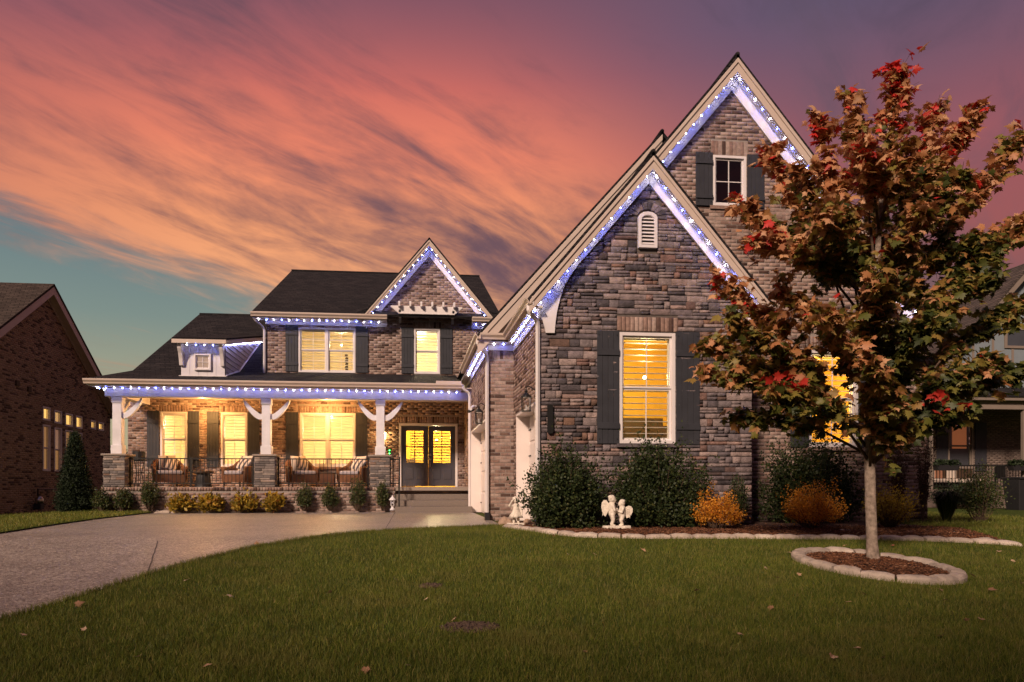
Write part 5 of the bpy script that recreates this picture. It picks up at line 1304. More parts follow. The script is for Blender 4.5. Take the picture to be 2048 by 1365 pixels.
wiry(1798, 12.4, .28, 1.75, 'tall wiry reddish shrub right of the maple trunk'); wiry(1846, 12.2, .30, 2.0, 'tallest wiry reddish shrub at the right corner of the brick wall')
def tuft(px, Y, r, h, n, label, mat='leaf_dull_yellow'):
    x = at(px, 0, Y)[0]; z = gz(x, Y) + .02; o = empty('ornamental_grass', (x, Y, z), label, 'grass clump', 'arching grass clumps'); k = n
    a = rng.uniform(0, 6.28, k); e = rng.uniform(.2, 1, k); v, f = [], []
    for i in range(k):
        d = np.array([math.cos(a[i]), math.sin(a[i]), 0]); s_ = np.array([-d[1], d[0], 0]) * .006; hh = h * random.uniform(.7, 1.1)
        p0 = np.array([x, Y, z]) + d * .05 * e[i]; p1 = p0 + d * r * e[i] * .4 + [0, 0, hh * .75]; p2 = p0 + d * r * e[i] + [0, 0, hh * (.95 - .35 * e[i])]
        b = len(v); v += [p0 - s_, p0 + s_, p1 + s_, p1 - s_, p2]; f += [(b, b + 1, b + 2), (b, b + 2, b + 3), (b + 3, b + 2, b + 4)]
    link('blades', mesh_np('blades', v, f, mat), o)
tuft(1893, 12.6, .50, .75, 700, 'arching grass clump right of the brick corner', 'leaf_box')
shrub('dark_shrub', 'dark leafy shrub in front of the right neighbour porch', 'shrub', at(1960, 0, 12.4)[0], 12.4, .42, .4, 1.05, 130, 30, .035, 'leaf_box', tall=.4, spread=1.8)
shrub('dark_shrub', 'low dark shrub at the foot of the right neighbour railing', 'shrub', at(1915, 0, 21.5)[0], 21.5, .9, .7, .9, 100, 30, .06, 'leaf_yew', spread=1.6)
# along the porch
YS_ = 19.12
for (px, w, h, lab) in ((203, .42, .60, 'rounded green shrub at the far left end of the porch base'), (247, .42, .66, 'small green shrub below the left stone pedestal'), (300, .44, .88, 'tall narrow green shrub left of the yellow hostas'), (608, .42, .72, 'green shrub just right of the yellow hostas'), (660, .44, .68, 'middle one of the three green shrubs before the right porch bay'), (715, .42, .82, 'green shrub left of the thin one by the third pedestal'), (765, .26, .80, 'thin sparse green shrub below the third stone pedestal')):
    shrub('green_shrub', lab, 'shrub', at(px, 0, YS_)[0], YS_, w / 2, .18, h, 70, 26, .05, 'leaf_box', 'small green shrubs along the porch base', tall=.35, spread=.9, z0=.05, low=.1, wr=.3)
for (px, w, lab) in ((362, .66, 'leftmost yellow hosta in front of the porch'), (422, .68, 'yellow hosta second from the left in front of the porch'), (490, .66, 'yellow hosta third from the left in front of the porch'), (548, .48, 'small yellow hosta left of a white rock')):
    shrub('yellow_hosta', lab, 'plant', at(px, 0, YS_ - .05)[0], YS_ - .05, w / 2, .24, .44, 60, 9, .125, 'leaf_yellow', 'yellow hostas in front of the porch', z0=.04, spread=.45, wr=.28, low=.0)
xc, yc = at(150, 0, 19.6)[0], 19.6
shrub('cone_evergreen', 'tall dark cone shaped evergreen between the two houses', 'tree', xc, yc, .56, .56, 2.18, 5200, 10, .050, 'leaf_yew', z0=gz(xc, yc) + .0, cone=True, wr=.22, spread=.9)
MB().tube([(xc, yc, gz(xc, yc) - .05), (xc, yc, 1.6)], [.05, .02], 6).build('trunk', 'bark', bpy.data.objects['cone_evergreen'])
# far tree in the gap between the houses
def far_tree(x, y, r, h, n, label, size=.35):
    z = -.3; o = empty('background_tree', (x, y, z), label, 'tree', 'trees far behind the houses'); pos, dr = [], []
    for k in range(18):
        c = Vector((random.gauss(0, r * .45), random.gauss(0, r * .45), h * random.uniform(.35, .9))); rr = r * random.uniform(.25, .5)
        for _ in range(n // 18):
            d = Vector((random.gauss(0, 1), random.gauss(0, 1), random.gauss(0, 1))).normalized() * rr * random.random() ** .4; pos.append((x + c.x + d.x, y + c.y + d.y, z + c.z + d.z)); dr.append((random.gauss(0, 1), random.gauss(0, 1), random.gauss(0, 1)))
    diamond_leaves(pos, dr, size, 'leaf_far', 'crown', o, .4); MB().tube([(x, y, z), (x, y, z + h * .6)], [.18, .08], 7).build('trunk', 'bark', o)
far_tree(at(245, 0, 44)[0], 44, 1.6, 3.4, 1500, 'distant tree seen between the left neighbour and the porch', .22)
far_tree(at(1985, 0, 60)[0], 60, 5, 9, 1500, 'distant dark tree behind the right neighbour house', .6)

# ================================================================== THE MAPLE
def maple_template():
    rgt = [(.05, -.03), (.30, -.16), (.24, .02), (.44, .06), (.36, .16), (.58, .38), (.40, .38), (.34, .50), (.18, .42), (.24, .62), (.12, .66)]
    out_ = [(0, 0)] + rgt + [(0, 1.0)] + [(-x, y) for x, y in rgt[::-1]]
    v = [(0, .30, 0)] + [(x, y, -.38 * abs(x) ** 1.2 - .32 * max(0, y - .3) ** 2) for x, y in out_]; n = len(out_)
    return np.array(v), np.array([(0, i + 1, (i + 1) % n + 1) for i in range(n)])
MTV, MTF = maple_template()
def leaf_xf(n, size, droop=.5):
    """random leaf frames: y axis along the leaf (mostly out and down)"""
    a = rng.uniform(0, 2 * np.pi, n); dn = rng.normal(-.45, .45, n); y = np.stack([np.cos(a), np.sin(a), dn], 1); y /= np.linalg.norm(y, axis=1)[:, None]
    up = rng.normal(0, .55, (n, 3)) + [0, -.35, .8]; z = up - (up * y).sum(1)[:, None] * y; z /= np.linalg.norm(z, axis=1)[:, None]; x = np.cross(y, z)
    s_ = size * rng.uniform(.55, 1.25, n); return x * s_[:, None], y * s_[:, None], z * s_[:, None]
def leaf_np(p, X, Y, Z): return p[:, None] + MTV[None, :, 0:1] * X[:, None] + MTV[None, :, 1:2] * Y[:, None] + MTV[None, :, 2:3] * Z[:, None]
TZ = gz(TX, TY)
MAP = empty('maple_tree', (TX, TY, TZ), 'young maple tree with red, rust and green autumn leaves standing in a stone ring', 'tree')
def tp(px, py, dy=0): x, z = at(px, py, TY + dy); return Vector((x, TY + dy, z))
trunk = [Vector((TX, TY, TZ - .05)), tp(1746, 1118), tp(1744, 1085), tp(1741, 1000), tp(1739, 900), tp(1741, 800), tp(1746, 700), tp(1750, 600, .03), tp(1757, 480, .05), tp(1764, 370, .05), tp(1775, 270, .02), tp(1790, 190, 0)]
MB().tube(trunk, [.105, .078, .064, .062, .060, .054, .046, .040, .032, .022, .013, .006], 12).build('trunk', 'bark', MAP, smooth=True)
tips = [(1800, 140, 0, 3), (1700, 190, .25, 4), (1640, 245, -.3, 5), (1880, 190, .3, 5), (1960, 215, -.2, 4), (2045, 275, .2, 5), (1540, 300, .3, 5), (1470, 400, -.1, 4), (1500, 480, -.75, 4), (2050, 440, .3, 5), (1980, 560, -.4, 5),
        (1440, 560, .35, 6), (1400, 690, .1, 6), (1470, 640, -.7, 6), (1410, 750, -.35, 5), (1470, 830, .2, 5), (2080, 420, -.3, 5), (2060, 600, .3, 6), (2000, 720, -.3, 6), (1930, 810, -.7, 5), (1840, 820, .5, 6), (2080, 730, .1, 6), (1560, 790, -.8, 5),
        (1650, 420, -1.1, 4), (1850, 420, -1.1, 4), (1760, 560, -1.3, 5), (1640, 620, -1.3, 5), (1880, 640, -1.25, 5), (1750, 720, -1.25, 6), (1600, 500, 1.1, 4), (1900, 500, 1.1, 4), (1760, 400, 1.1, 4), (1880, 720, 1.1, 5), (1600, 340, -.7, 4), (1930, 340, -.6, 4), (1790, 740, 1.0, 5), (1740, 640, 1.2, 5), (1840, 600, 1.0, 4), (1700, 500, .9, 4), (1820, 660, -.6, 5), (1820, 300, -.6, 3), (1730, 300, -.7, 3), (1800, 800, -.9, 6), (1800, 860, -.5, 6), (1560, 580, -.2, 5), (1960, 480, 0, 4)]
def along(path, t):
    t = min(max(t, 0), .9999) * (len(path) - 1); i = int(t); return path[i].lerp(path[i + 1], t - i)
lp, lturn = [], []; TWM = MB()
for (px, py, dy, st) in tips:
    e = tp(px, py, dy); t0_ = {3: .78, 4: .62, 5: .46, 6: .36}[st] + random.uniform(-.05, .05); b = along(trunk, t0_)
    if b.z > e.z - .1: b = along(trunk, max(.33, t0_ - .12))
    c = b.lerp(e, .45); c.z += .10 * (e - b).length * (1 if e.z > b.z else .4); path = [b, b.lerp(c, .5), c, c.lerp(e, .5), e]; L = (e - b).length
    MB().tube(path, [.020, .016, .012, .008, .003], 6).build('limb', 'twig', MAP, smooth=True)
    tw = TWM; ntw = int(20 + L * 14)
    for k in range(ntw):
        t = random.uniform(.28, 1) ** .85; p = along(path, t); d = Vector((random.gauss(0, 1), random.gauss(0, 1), random.gauss(.15, .8))).normalized(); d = (d + (e - b).normalized() * .8).normalized(); l = random.uniform(.12, .38) * (1.15 - .5 * t)
        q = p + d * l; tw.tube([p, (p + q) / 2 + Vector((0, 0, .01)), q], [.004, .003, .0015], 4)
        for _ in range(random.randint(8, 15)):
            u = random.uniform(.1, 1.08); pt = p + d * l * u + Vector((random.gauss(0, .035), random.gauss(0, .035), random.gauss(-.01, .03))); lp.append(tuple(pt))
            outer = ((pt - Vector((TX, TY, TZ + 3.0))).length) / 2.1; hi = (pt.z - TZ - 1.4) / 4.0
            lturn.append(.06 + .20 * outer + .38 * hi - .07 * (pt.x - TX) + random.gauss(0, .18) + (.15 if random.random() < .04 else 0) + .14 * math.sin(pt.x * 3.1 + pt.z * 2.3))
tag(TWM.build('twig_mass', 'twig', MAP), kind='stuff')
# the vivid red cluster low on the right
for (px, py) in ((1880, 800), (1905, 815), (1600, 770), (1560, 750)):
    c = tp(px, py, -.75)
    for _ in range(9): lp.append(tuple(c + Vector((random.gauss(0, .07), random.gauss(0, .06), random.gauss(0, .05))))); lturn.append(random.uniform(.93, 1.0))
lp = np.array(lp); lturn = np.clip(np.array(lturn), 0, 1); n = len(lp); X, Y, Z = leaf_xf(n, .118); near_o = np.argsort(lp[:, 1] - 0)[:900]; pick = rng.choice(near_o, 300, replace=False); mask = np.zeros(n, bool); mask[pick] = True
def turned(me, vals):
    a = me.attributes.new('turn', 'FLOAT', 'POINT'); a.data.foreach_set('value', np.asarray(vals, dtype=np.float32))
lturn = np.where((lturn > .83) & (lturn < .929), .58 + .25 * rng.uniform(0, 1, n), lturn)
LV = leaf_np(lp, X, Y, Z); k = len(MTV)
rest = ~mask; rv = LV[rest].reshape(-1, 3); rf = (MTF[None] + (np.arange(rest.sum()) * k)[:, None, None]).reshape(-1, 3)
me = mesh_np('foliage', rv, rf, 'leaf_maple'); turned(me, np.repeat(lturn[rest], k)); o = link('foliage', me, MAP); o['kind'] = 'stuff'
for i in np.nonzero(mask)[0]:
    me = mesh_np('leaf', LV[i] - lp[i], MTF, 'leaf_maple'); turned(me, np.full(k, lturn[i])); link('leaf', me, MAP, lp[i])

pq = []
for (a, b, ra, rb) in patches:
    for _ in range(int(5200 * ra)): r, q = math.sqrt(random.random()), random.uniform(0, 6.28); x, y = a + r * ra * math.cos(q), b + r * rb * math.sin(q); pq.append((x, y, gz(x, y) + .03))
chips('bare_patch_litter', pq, (.02, .07), 'twig')
# fallen leaves
fl = [(1000 + x / 1.954, 960 + y / 1.954) for x, y in ((378, 313), (565, 298), (680, 283), (763, 460), (930, 628), (1060, 520), (1083, 405), (1037, 360), (1165, 392), (1360, 503), (1417, 465), (1407, 690), (1660, 435), (1713, 450), (1725, 640), (1137, 300), (1770, 255), (1345, 275), (1825, 580), (1880, 570), (1910, 450), (1935, 350), (2005, 330), (2035, 425), (325, 705), (1290, 720), (1310, 730), (1690, 360), (1600, 343), (1785, 410), (1735, 495), (1855, 395), (1540, 270), (1950, 295), (210, 235), (265, 310), (1500, 725), (1630, 300))]
fl += [(x / 2.048, 900 + y / 2.048) for x, y in ((110, 790), (565, 885), (1345, 607), (1750, 635), (1865, 715), (1670, 920), (1500, 930), (850, 920), (350, 770), (310, 660), (760, 560), (945, 620), (1050, 388))]
def leaf_label(px, py, x, y):
    d = math.hypot(x - rc[0], y - rc[1])
    if d < .85: return 'pale dry maple leaf lying on the mulch inside the stone ring'
    if d < 1.5: return 'dry maple leaf on the grass close beside the stone ring'
    if py < 1112: return 'dry maple leaf on the grass just below the long row of edging stones'
    if py > 1300: return 'dry maple leaf in the dark grass along the bottom of the picture'
    return 'dry maple leaf on the grass in the middle of the lawn' if px < 1500 else 'dry maple leaf on the grass to the right, under the maple'
for i, (px, py) in enumerate(fl):
    x, y, z = gp(px, py); s_ = random.uniform(.04, .06) if py > 1250 else random.uniform(.05, .085); v = MTV.copy(); v[:, 2] = v[:, 2] * random.uniform(-1.5, 1.2) + .12 * v[:, 0] * random.uniform(-1, 1)
    o = link('fallen_leaf', mesh_np('fallen_leaf', v * s_, MTF, 'leaf_dead'), None, (x, y, z + .06 if py > 1090 or px > 1010 else z + .01)); o.rotation_euler = (random.gauss(0, .4), random.gauss(0, .4), random.uniform(0, 6.28))
    tag(o, leaf_label(px, py, x, y), 'leaf', 'fallen maple leaves on the lawn')

# ================================================================== STATUES AND ROCKS
def blob(name, segs, mat, parent, loc, rz=0, vox=.010, sm=4):
    """one continuous surface grown round tapered limbs: segs = (p, q, r1, r2)"""
    mb = MB()
    for (p, q, r1, r2) in segs:
        p, q = Vector(p), Vector(q); n = max(1, int((q - p).length / (min(r1, r2) * .45)))
        for i in range(n + 1): t = i / n; mb.ico(p.lerp(q, t), r1 + (r2 - r1) * t, 2)
    o = mb.build(name, mat, parent, smooth=True, local=True, loc=loc); o.rotation_euler = (0, 0, rz)
    m = o.modifiers.new('remesh', 'REMESH'); m.mode = 'VOXEL'; m.voxel_size = vox; m.use_smooth_shade = True
    m2 = o.modifiers.new('smooth', 'SMOOTH'); m2.iterations = sm; m2.factor = .5
    return o
def cherub(sx):
    """a small winged child standing, facing +x; feet at z 0, about .5 m tall"""
    s = [((0, 0, .44), (0, 0, .45), .062, .060), ((.02, 0, .425), (.03, 0, .42), .048, .045), ((.058, 0, .425), (.060, 0, .425), .012, .012),
         ((0, 0, .36), (0, 0, .39), .030, .030), ((0, 0, .30), (-.005, 0, .35), .062, .055), ((.012, 0, .235), (0, 0, .30), .066, .060), ((0, 0, .20), (0, 0, .22), .058, .060),
         ((0, .035, .18), (.03, .04, .10), .040, .032), ((.03, .04, .10), (0, .04, .03), .030, .022), ((0, .04, .02), (.04, .042, .012), .020, .016),
         ((0, -.035, .18), (.01, -.04, .10), .040, .032), ((.01, -.04, .10), (-.01, -.04, .03), .030, .022), ((-.01, -.04, .02), (.035, -.042, .012), .020, .016),
         ((0, .060, .335), (.03, .085, .26), .026, .021), ((.03, .085, .26), (.085, .04, .28), .020, .016), ((.085, .04, .28), (.10, .03, .285), .018, .014),
         ((0, -.060, .335), (.02, -.085, .26), .026, .021), ((.02, -.085, .26), (.08, -.04, .255), .020, .016), ((.08, -.04, .255), (.095, -.03, .26), .018, .014)]
    for k in range(16):       # curls
        a = random.uniform(0, 6.28); e = random.uniform(.1, 1.3); c = Vector((math.cos(a) * math.cos(e) * .050 - .012, math.sin(a) * math.cos(e) * .052, .452 + math.sin(e) * .048)); s.append((c, c + Vector((.001, 0, 0)), .017, .017))
    return [(Vector(p) * 1, Vector(q) * 1, a, b) for p, q, a, b in s]
def wing():
    vs = []; out_ = [(0, .0), (.02, .06), (.07, .11), (.12, .11), (.16, .07), (.17, .0), (.155, -.07), (.12, -.13), (.085, -.15), (.055, -.10), (.02, -.05)]
    mb = MB(); mb.prism(out_, -.010, .010)
    for k in range(4): mb.tube([(.02 + .01 * k, -.011, .05 - .03 * k), (.10 + .012 * k, -.013, .03 - .045 * k), (.115 + .01 * k, -.011, -.02 - .04 * k)], [.012, .013, .006], 5)
    return mb
cx_, cy_, cz_ = gp(1234, 1062); cz_ += .03
CH = empty('cherub_statue', (cx_, cy_, cz_), 'pale stone statue of two winged cherubs leaning together, in front of the holly', 'statue')
b_ = MB(); b_.prism([(-.23, -.07), (-.19, -.11), (-.02, -.10), (.10, -.12), (.21, -.09), (.24, .02), (.18, .10), (0, .11), (-.18, .10), (-.24, .03)], 0, .055, 'z'); b_.build('base', 'statue_stone', CH, local=True, bevel=.012)
segs = [(p + Vector((-.085, 0, .05)), q + Vector((-.085, 0, .05)), a, b) for p, q, a, b in cherub(0)]
sm_ = lambda v: Vector((-v.x * .90 + .085, -v.y * .90, v.z * .86 + .05))
segs2 = [(sm_(p), sm_(q), a * .92, b * .92) for p, q, a, b in cherub(0)]
blob('cherub', segs, 'statue_stone', CH, (0, 0, 0), vox=.009); blob('cherub', segs2, 'statue_stone', CH, (0, 0, 0), vox=.009)
w1_ = wing().build('wing', 'statue_stone', CH, local=True, loc=(-.115, .02, .36), bevel=.004); w1_.rotation_euler = (0, 0, R(168)); w1_.scale = (.82, 1, 1.05)
w2_ = wing().build('wing', 'statue_stone', CH, local=True, loc=(.115, .02, .31), bevel=.004); w2_.rotation_euler = (0, R(12), R(-12)); w2_.scale = (.90, 1, .80)
gx_, gy_, gz_ = gp(1032, 1054); gz_ += .02
GI = empty('girl_statue', (gx_, gy_, gz_), 'weathered statue of a girl in a short dress shading her eyes, at the garage corner', 'statue')
MB().prism([(-.14, -.10), (.14, -.10), (.17, .02), (.10, .12), (-.12, .11), (-.17, 0)], 0, .05, 'z').build('base', 'statue_stone', GI, local=True, bevel=.012)
gs = [((0, 0, .455), (0, 0, .47), .058, .058), ((-.01, -.030, .45), (-.012, -.034, .445), .042, .040), ((-.016, -.074, .448), (-.016, -.076, .446), .010, .009), ((0, 0, .39), (0, 0, .42), .026, .026), ((0, 0, .30), (0, 0, .37), .058, .052), ((.0, 0, .26), (0, 0, .30), .056, .058),
      ((-.038, 0, .16), (-.04, 0, .06), .032, .024), ((.038, 0, .16), (.04, 0, .06), .032, .024), ((-.04, 0, .06), (-.045, -.035, .055), .022, .018), ((.04, 0, .06), (.045, -.035, .055), .022, .018),
      ((-.055, 0, .355), (-.125, -.03, .36), .026, .021), ((-.125, -.03, .36), (-.075, -.06, .455), .020, .017), ((-.075, -.06, .455), (-.045, -.065, .48), .019, .014),
      ((.055, 0, .35), (.10, -.02, .28), .026, .020), ((.10, -.02, .28), (.095, -.05, .21), .020, .016), ((.095, -.05, .21), (.095, -.06, .19), .018, .015)]
for k in range(20): a = random.uniform(0, 6.28); e = random.uniform(-.4, 1.4); c = Vector((math.cos(a) * math.cos(e) * .056, abs(math.sin(a)) * math.cos(e) * .050 + .008, .468 + math.sin(e) * .05)); gs.append((c, c + Vector((0, 0, -.02)), .020, .016))
blob('girl', gs, 'statue_stone', GI, (0, 0, 0), vox=.009)
sk = MB(); n = 24; vs = []
for j, (r, z) in enumerate(((.056, .30), (.075, .25), (.105, .19), (.128, .145), (.118, .148), (.05, .27))):
    for i in range(n): a = 2 * math.pi * i / n; rr = r * (1 + (.10 * math.sin(a * 7) if 1 < j < 5 else 0)); vs.append((rr * math.cos(a), rr * .85 * math.sin(a), z))
sk.add(vs, [(j * n + i, j * n + (i + 1) % n, (j + 1) * n + (i + 1) % n, (j + 1) * n + i) for j in range(5) for i in range(n)]); sk.build('dress', 'statue_stone', GI, local=True, smooth=True)
def rock(px, py, s, label, mat='rock', sc=(1, .8, .7), dy=0, grp=None):
    x, y, z = gp(px, py); y += dy; o = MB().ico((0, 0, s * sc[2] * .55), s, 3, sc).build('rock', mat, None, loc=(x, y, z), smooth=False)
    for v in o.data.vertices:
        q = v.co.copy(); k_ = 1 + .18 * math.sin(q.x / s * 3.1 + px) * math.cos(q.z / s * 2.7 + q.y / s * 4) + random.gauss(0, .012); v.co = Vector((q.x * k_, q.y * k_, q.z * k_))
    tag(o, label, 'rock', grp); o.rotation_euler = (0, 0, px % 3); return o
rock(1010, 1053, .145, 'tan boulder left of the girl statue'); rock(1058, 1050, .10, 'brown rock between the girl statue and the holly', sc=(1.2, .8, .7))
rock(1688, 1065, .09, 'small flat pale rock in the mulch left of the maple trunk', 'edging_stone', (1.2, .8, .35)); rock(1972, 1084, .14, 'flat pale stone at the right end of the mulch bed', 'edging_stone', (1.3, .8, .3)); rock(1915, 1077, .05, 'tiny pale rock near the right end of the mulch bed', 'edging_stone', (1.3, .8, .3))
rock(588, 1022, .12, 'white rock at the end of the yellow hostas', 'post_white', (1.2, .8, .6), .12); rock(742, 1019, .085, 'small white rock by the right porch shrubs', 'post_white', (1.5, .8, .6), .12)
x, y = at(785, 0, 19.0)[0], 19.0
o = empty('lantern_ornament', (x, y, .06), 'small white lantern ornament beside the porch steps', 'garden ornament')
MB().lathe([(.07, 0), (.075, .03), (.04, .06), (.035, .10), (.065, .13)], (x, y, .06), 10).build('foot', 'post_white', o)
for a in range(4): MB().tube([(x + .055 * math.cos(a * 1.57 + .78), y + .055 * math.sin(a * 1.57 + .78), .19), (x + .055 * math.cos(a * 1.57 + .78), y + .055 * math.sin(a * 1.57 + .78), .34)], .010, 6).build('pillar', 'post_white', o)
MB().lathe([(.095, .28), (.09, .30), (.02, .38), (.012, .41)], (x, y, .06), 10).build('roof', 'post_white', o); MB().ico((x, y, .26), .03, 1).build('candle', 'post_white', o)

# ================================================================== LEFT NEIGHBOUR
XN = -13.6
def nl(px, py):
    a = (px - CX) / FPX; Y = XN * (CT - a * ST) / (a * CT + ST); return Y, ZC + (HY - py) * (Y * CT + XN * ST) / FPX
YA, ZA = nl(90, 574); SLN = .70; y0n = 20.4; y1n = YA + 5.6
LN = empty('left_neighbour_house', (XN - 4, YA, -.5), 'dark brown brick house on the left with a tall gable and lit high windows', 'house')
wins = []
for (a, b, t, bt) in ((85, 100, 813, 843), (108, 123, 820, 849), (130, 145, 826, 855), (151, 164, 831, 859)): wins.append((a, b, t, bt, 'blind_lit'))
for (a, b, t, bt) in ((181, 191, 840, 860), (196, 207, 844, 863)): wins.append((a, b, t, bt, 'blind_lit'))
for (a, b, t, bt) in ((85, 100, 849, 943), (108, 123, 855, 944), (130, 145, 860, 945), (151, 164, 865, 946)): wins.append((a, b, t, bt, 'blind_dim'))
opn = []
for (a, b, t, bt, m_) in wins:
    (ya, za), (yb, zb) = nl(a, t), nl(b, bt); opn.append((ya - y0n, yb - y0n, zb, za))
LW = Wall(XN, y0n, 0, 1, 1, 0, y1n - y0n, [(0, -.9), (y1n - y0n, -.9)], [(0, ZA - SLN * (YA - y0n) - .1), (YA - y0n, ZA - .1), (y1n - y0n, ZA - SLN * (y1n - YA) - .1)], opn)
LW.backing('mortar_left', parent=LN); brick_mass('brick_field', [(LW, LW.bricks(z0=-.9), 0)], 'brick_left', LN)
for (a, b, c, d), w in zip(opn, wins):
    o = window(LW, a, b, c, d, cols=1, rows=(1,), sash=False, louver=False, trim=.05, parent=LN) if w[4] == 'blind_lit' else window(LW, a, b, c, d, cols=1, rows=(1, 1), louver=False, trim=.05, parent=LN)
    MB().box(XN - .14, XN - .12, y0n + a + .03, y0n + b - .03, c + .03, d - .03).build('blind', w[4], o)
for (x0, x1) in ((XN - 9, XN + .34),):
    for s_ in (-1, 1):
        yy = YA + s_ * 6.1; zz = ZA + .12 - SLN * 6.1
        roofslab('roof', [(x1, YA, ZA + .12), (x0, YA, ZA + .12), (x0, yy, zz), (x1, yy, zz)], .08, 'shingles_left', LN)
        cs_ = math.hypot(1, SLN)
        MB().prism([(YA, ZA + .04), (yy, zz - .08), (yy, zz - .40), (YA, ZA - .28)], XN + .28, XN + .32, 'x').build('rake_board', 'trim_beige', LN)
        MB().prism([(YA, ZA - .20), (yy, zz - .32), (yy, zz - .35), (YA, ZA - .23)], XN, XN + .28, 'x').build('soffit', 'trim_beige', LN)
        MB().prism([(YA, ZA - .10), (yy, zz - .22), (yy, zz - .46), (YA, ZA - .34)], XN + .016, XN + .035, 'x').build('frieze_board', 'trim_beige', LN)
ye = YA + 6.1; MB().box(XN - 9, XN + .4, ye, ye + .12, ZA - SLN * 6.1 - .08, ZA - SLN * 6.1 + .08).build('gutter', 'furniture_dark', LN)
sheet('wall', [(XN, y1n, -.9), (XN - 9, y1n, -.9), (XN - 9, y1n, 4.4), (XN, y1n, 4.4)], 'brick_left', LN)
for (px, py) in ((33, 767), (57, 779)):
    ya, za = nl(px, py); MB().box(XN + .0, XN + .06, ya - .1, ya + .1, za - .09, za + .09).build('wall_vent', 'furniture_dark', LN)
ya, za = nl(64, 1002); GM = empty('gas_meter', (XN + .2, ya, -.4), 'grey gas meter and pipes on the left neighbour wall behind the cone evergreen', 'gas meter')
MB().ico((XN + .25, ya, za), .17, 2, (.8, 1, 1.1)).build('meter_body', 'steel', GM, smooth=True); MB().box(XN + .1, XN + .35, ya - .13, ya + .13, za - .32, za - .1).build('meter_box', 'shutter_grey', GM, bevel=.02)
MB().tube([(XN + .2, ya, za), (XN + .2, ya, za + .42), (XN + .2, ya + 2.2, za + .42), (XN + .2, ya + 2.2, za - .25), (XN + .2, ya + 1.4, za - .28), (XN + .2, ya + 1.4, za - .55)], .028, 6).build('pipe', 'iron_black', GM)

# ================================================================== RIGHT NEIGHBOUR
YR2 = 24.0
def rn(px, py, Y=YR2): return at(px, py, Y)
RN = empty('right_neighbour_house', (23, 26, -.2), 'house on the far right with pale blue gable siding and a pale brick porch in dimmed colours', 'house')
xl, zl = rn(1862, 742); xp, zp = rn(2046, 532); srn = (zp - zl) / (xp - xl)
wr_ = 2 * xp - xl
MB().prism([(xl + .2, zl), (xp, zp - .2), (wr_ - .2, zl), (wr_ - .2, 4.3), (xl + .2, 4.3)], YR2, YR2 + .1).build('gable_wall', 'siding_blue', RN)
for x in np.arange(xl + .9, wr_ - .3, .82):
    zt_ = zl + srn * ((x - xl) if x < xp else (wr_ - x)) - .28; MB().box(x - .045, x + .045, YR2 - .022, YR2 - .001, 4.32, max(4.4, zt_)).build('batten', 'trim_beige_dimmed', RN)
for s_ in (-1, 1):
    xe = xl if s_ < 0 else wr_
    MB().prism([(xp, zp), (xe, zl), (xe, zl - .34), (xp, zp - .36)], YR2 - .36, YR2 - .32).build('rake_board', 'trim_beige_dimmed', RN)
    roofslab('roof', [(xp, YR2 - .4, zp + .07), (xe, YR2 - .4, zl + .07), (xe, YR2 + 8, zl + .07), (xp, YR2 + 8, zp + .07)], .08, 'shingles_right', RN)
x0_, z0_ = rn(2002, 604); MB().box(x0_, x0_ + 3, YR2 - .30, YR2 - .26, z0_ - .08, z0_ + .08).build('collar_board', 'trim_beige_dimmed', RN)
xa, za = rn(2008, 655); xb, zb = rn(2048, 698); wNR = Wall(xa, YR2 - .03, 1, 0, 0, -1, 4, [(0, 0)], [(0, 1)])
window(wNR, 0, 1.5, zb, za, cols=4, rows=(1,), sash=False, louver=False, trim=.10, parent=RN, mat='trim_beige_dimmed'); MB().box(xa + .08, xa + 1.4, YR2 - .028, YR2 - .005, zb + .08, za - .08).build('window_dark', 'room_dark', RN)
# main roof behind the gable
roofslab('roof', [(xl - 2.2, YR2 + .8, 4.9), (xl + 6, YR2 + .8, 4.9), (xl + 6, YR2 + 6.5, 8.2), (xl - .9, YR2 + 6.5, 8.2)], .08, 'shingles_right', RN)
# porch below
xg, zg_ = rn(1850, 792, 22.6)
MB().box(xg, xg + 9, 22.6, 22.72, zg_ - .12, zg_ + .03).build('gutter', 'trim_beige_dimmed', RN); roofslab('porch_roof', [(xg, 22.55, zg_ + .04), (xg + 9, 22.55, zg_ + .04), (xg + 9, YR2, zg_ + .55), (xg, YR2, zg_ + .55)], .05, 'shingles', RN)
MB().box(xg, xg + 9, 22.8, 23.0, zg_ - .42, zg_ - .13).build('header_beam', 'trim_beige_dimmed', RN); MB().box(xg, xg + 9, 22.72, 26, zg_ - .13, zg_ - .11).build('porch_ceiling', 'trim_beige_dimmed', RN)
YW = 25.0; xw0, _ = at(1838, 0, YW); 
wa, wb_ = at(1896, 846, YW), at(1946, 938, YW)
wN = Wall(xw0, YW, 1, 0, 0, -1, 9, [(0, .3), (9, .3)], [(0, 4.1), (9, 4.1)], [(wa[0] - xw0, wb_[0] - xw0, wb_[1], wa[1])]); wN.backing('mortar_dark', parent=RN); brick_mass('brick_field', [(wN, wN.bricks(z0=.3), 0)], 'brick_pale_dimmed', RN)
o = window(wN, wa[0] - xw0, wb_[0] - xw0, wb_[1], wa[1], cols=1, rows=(1, 1), louver=False, trim=.06, parent=RN, mat='trim_beige_dimmed')
xm = (wa[0] + wb_[0]) / 2; MB().box(xm - .22, xm + .38, YW + .14, YW + .17, (wa[1] + wb_[1]) / 2 - .1, wa[1]).build('curtain', 'curtain_lit', o); MB().box(wa[0], wb_[0], YW + .2, YW + .25, wb_[1], wa[1]).build('blind', 'room_dark', o)
for (a, b) in ((1872, 1894), (1949, 1972)):
    xa, xb = at(a, 0, YW)[0] - xw0, at(b, 0, YW)[0] - xw0; shutter(wN, xa, xb, wb_[1] - .1, wa[1] + .02, parent=RN)
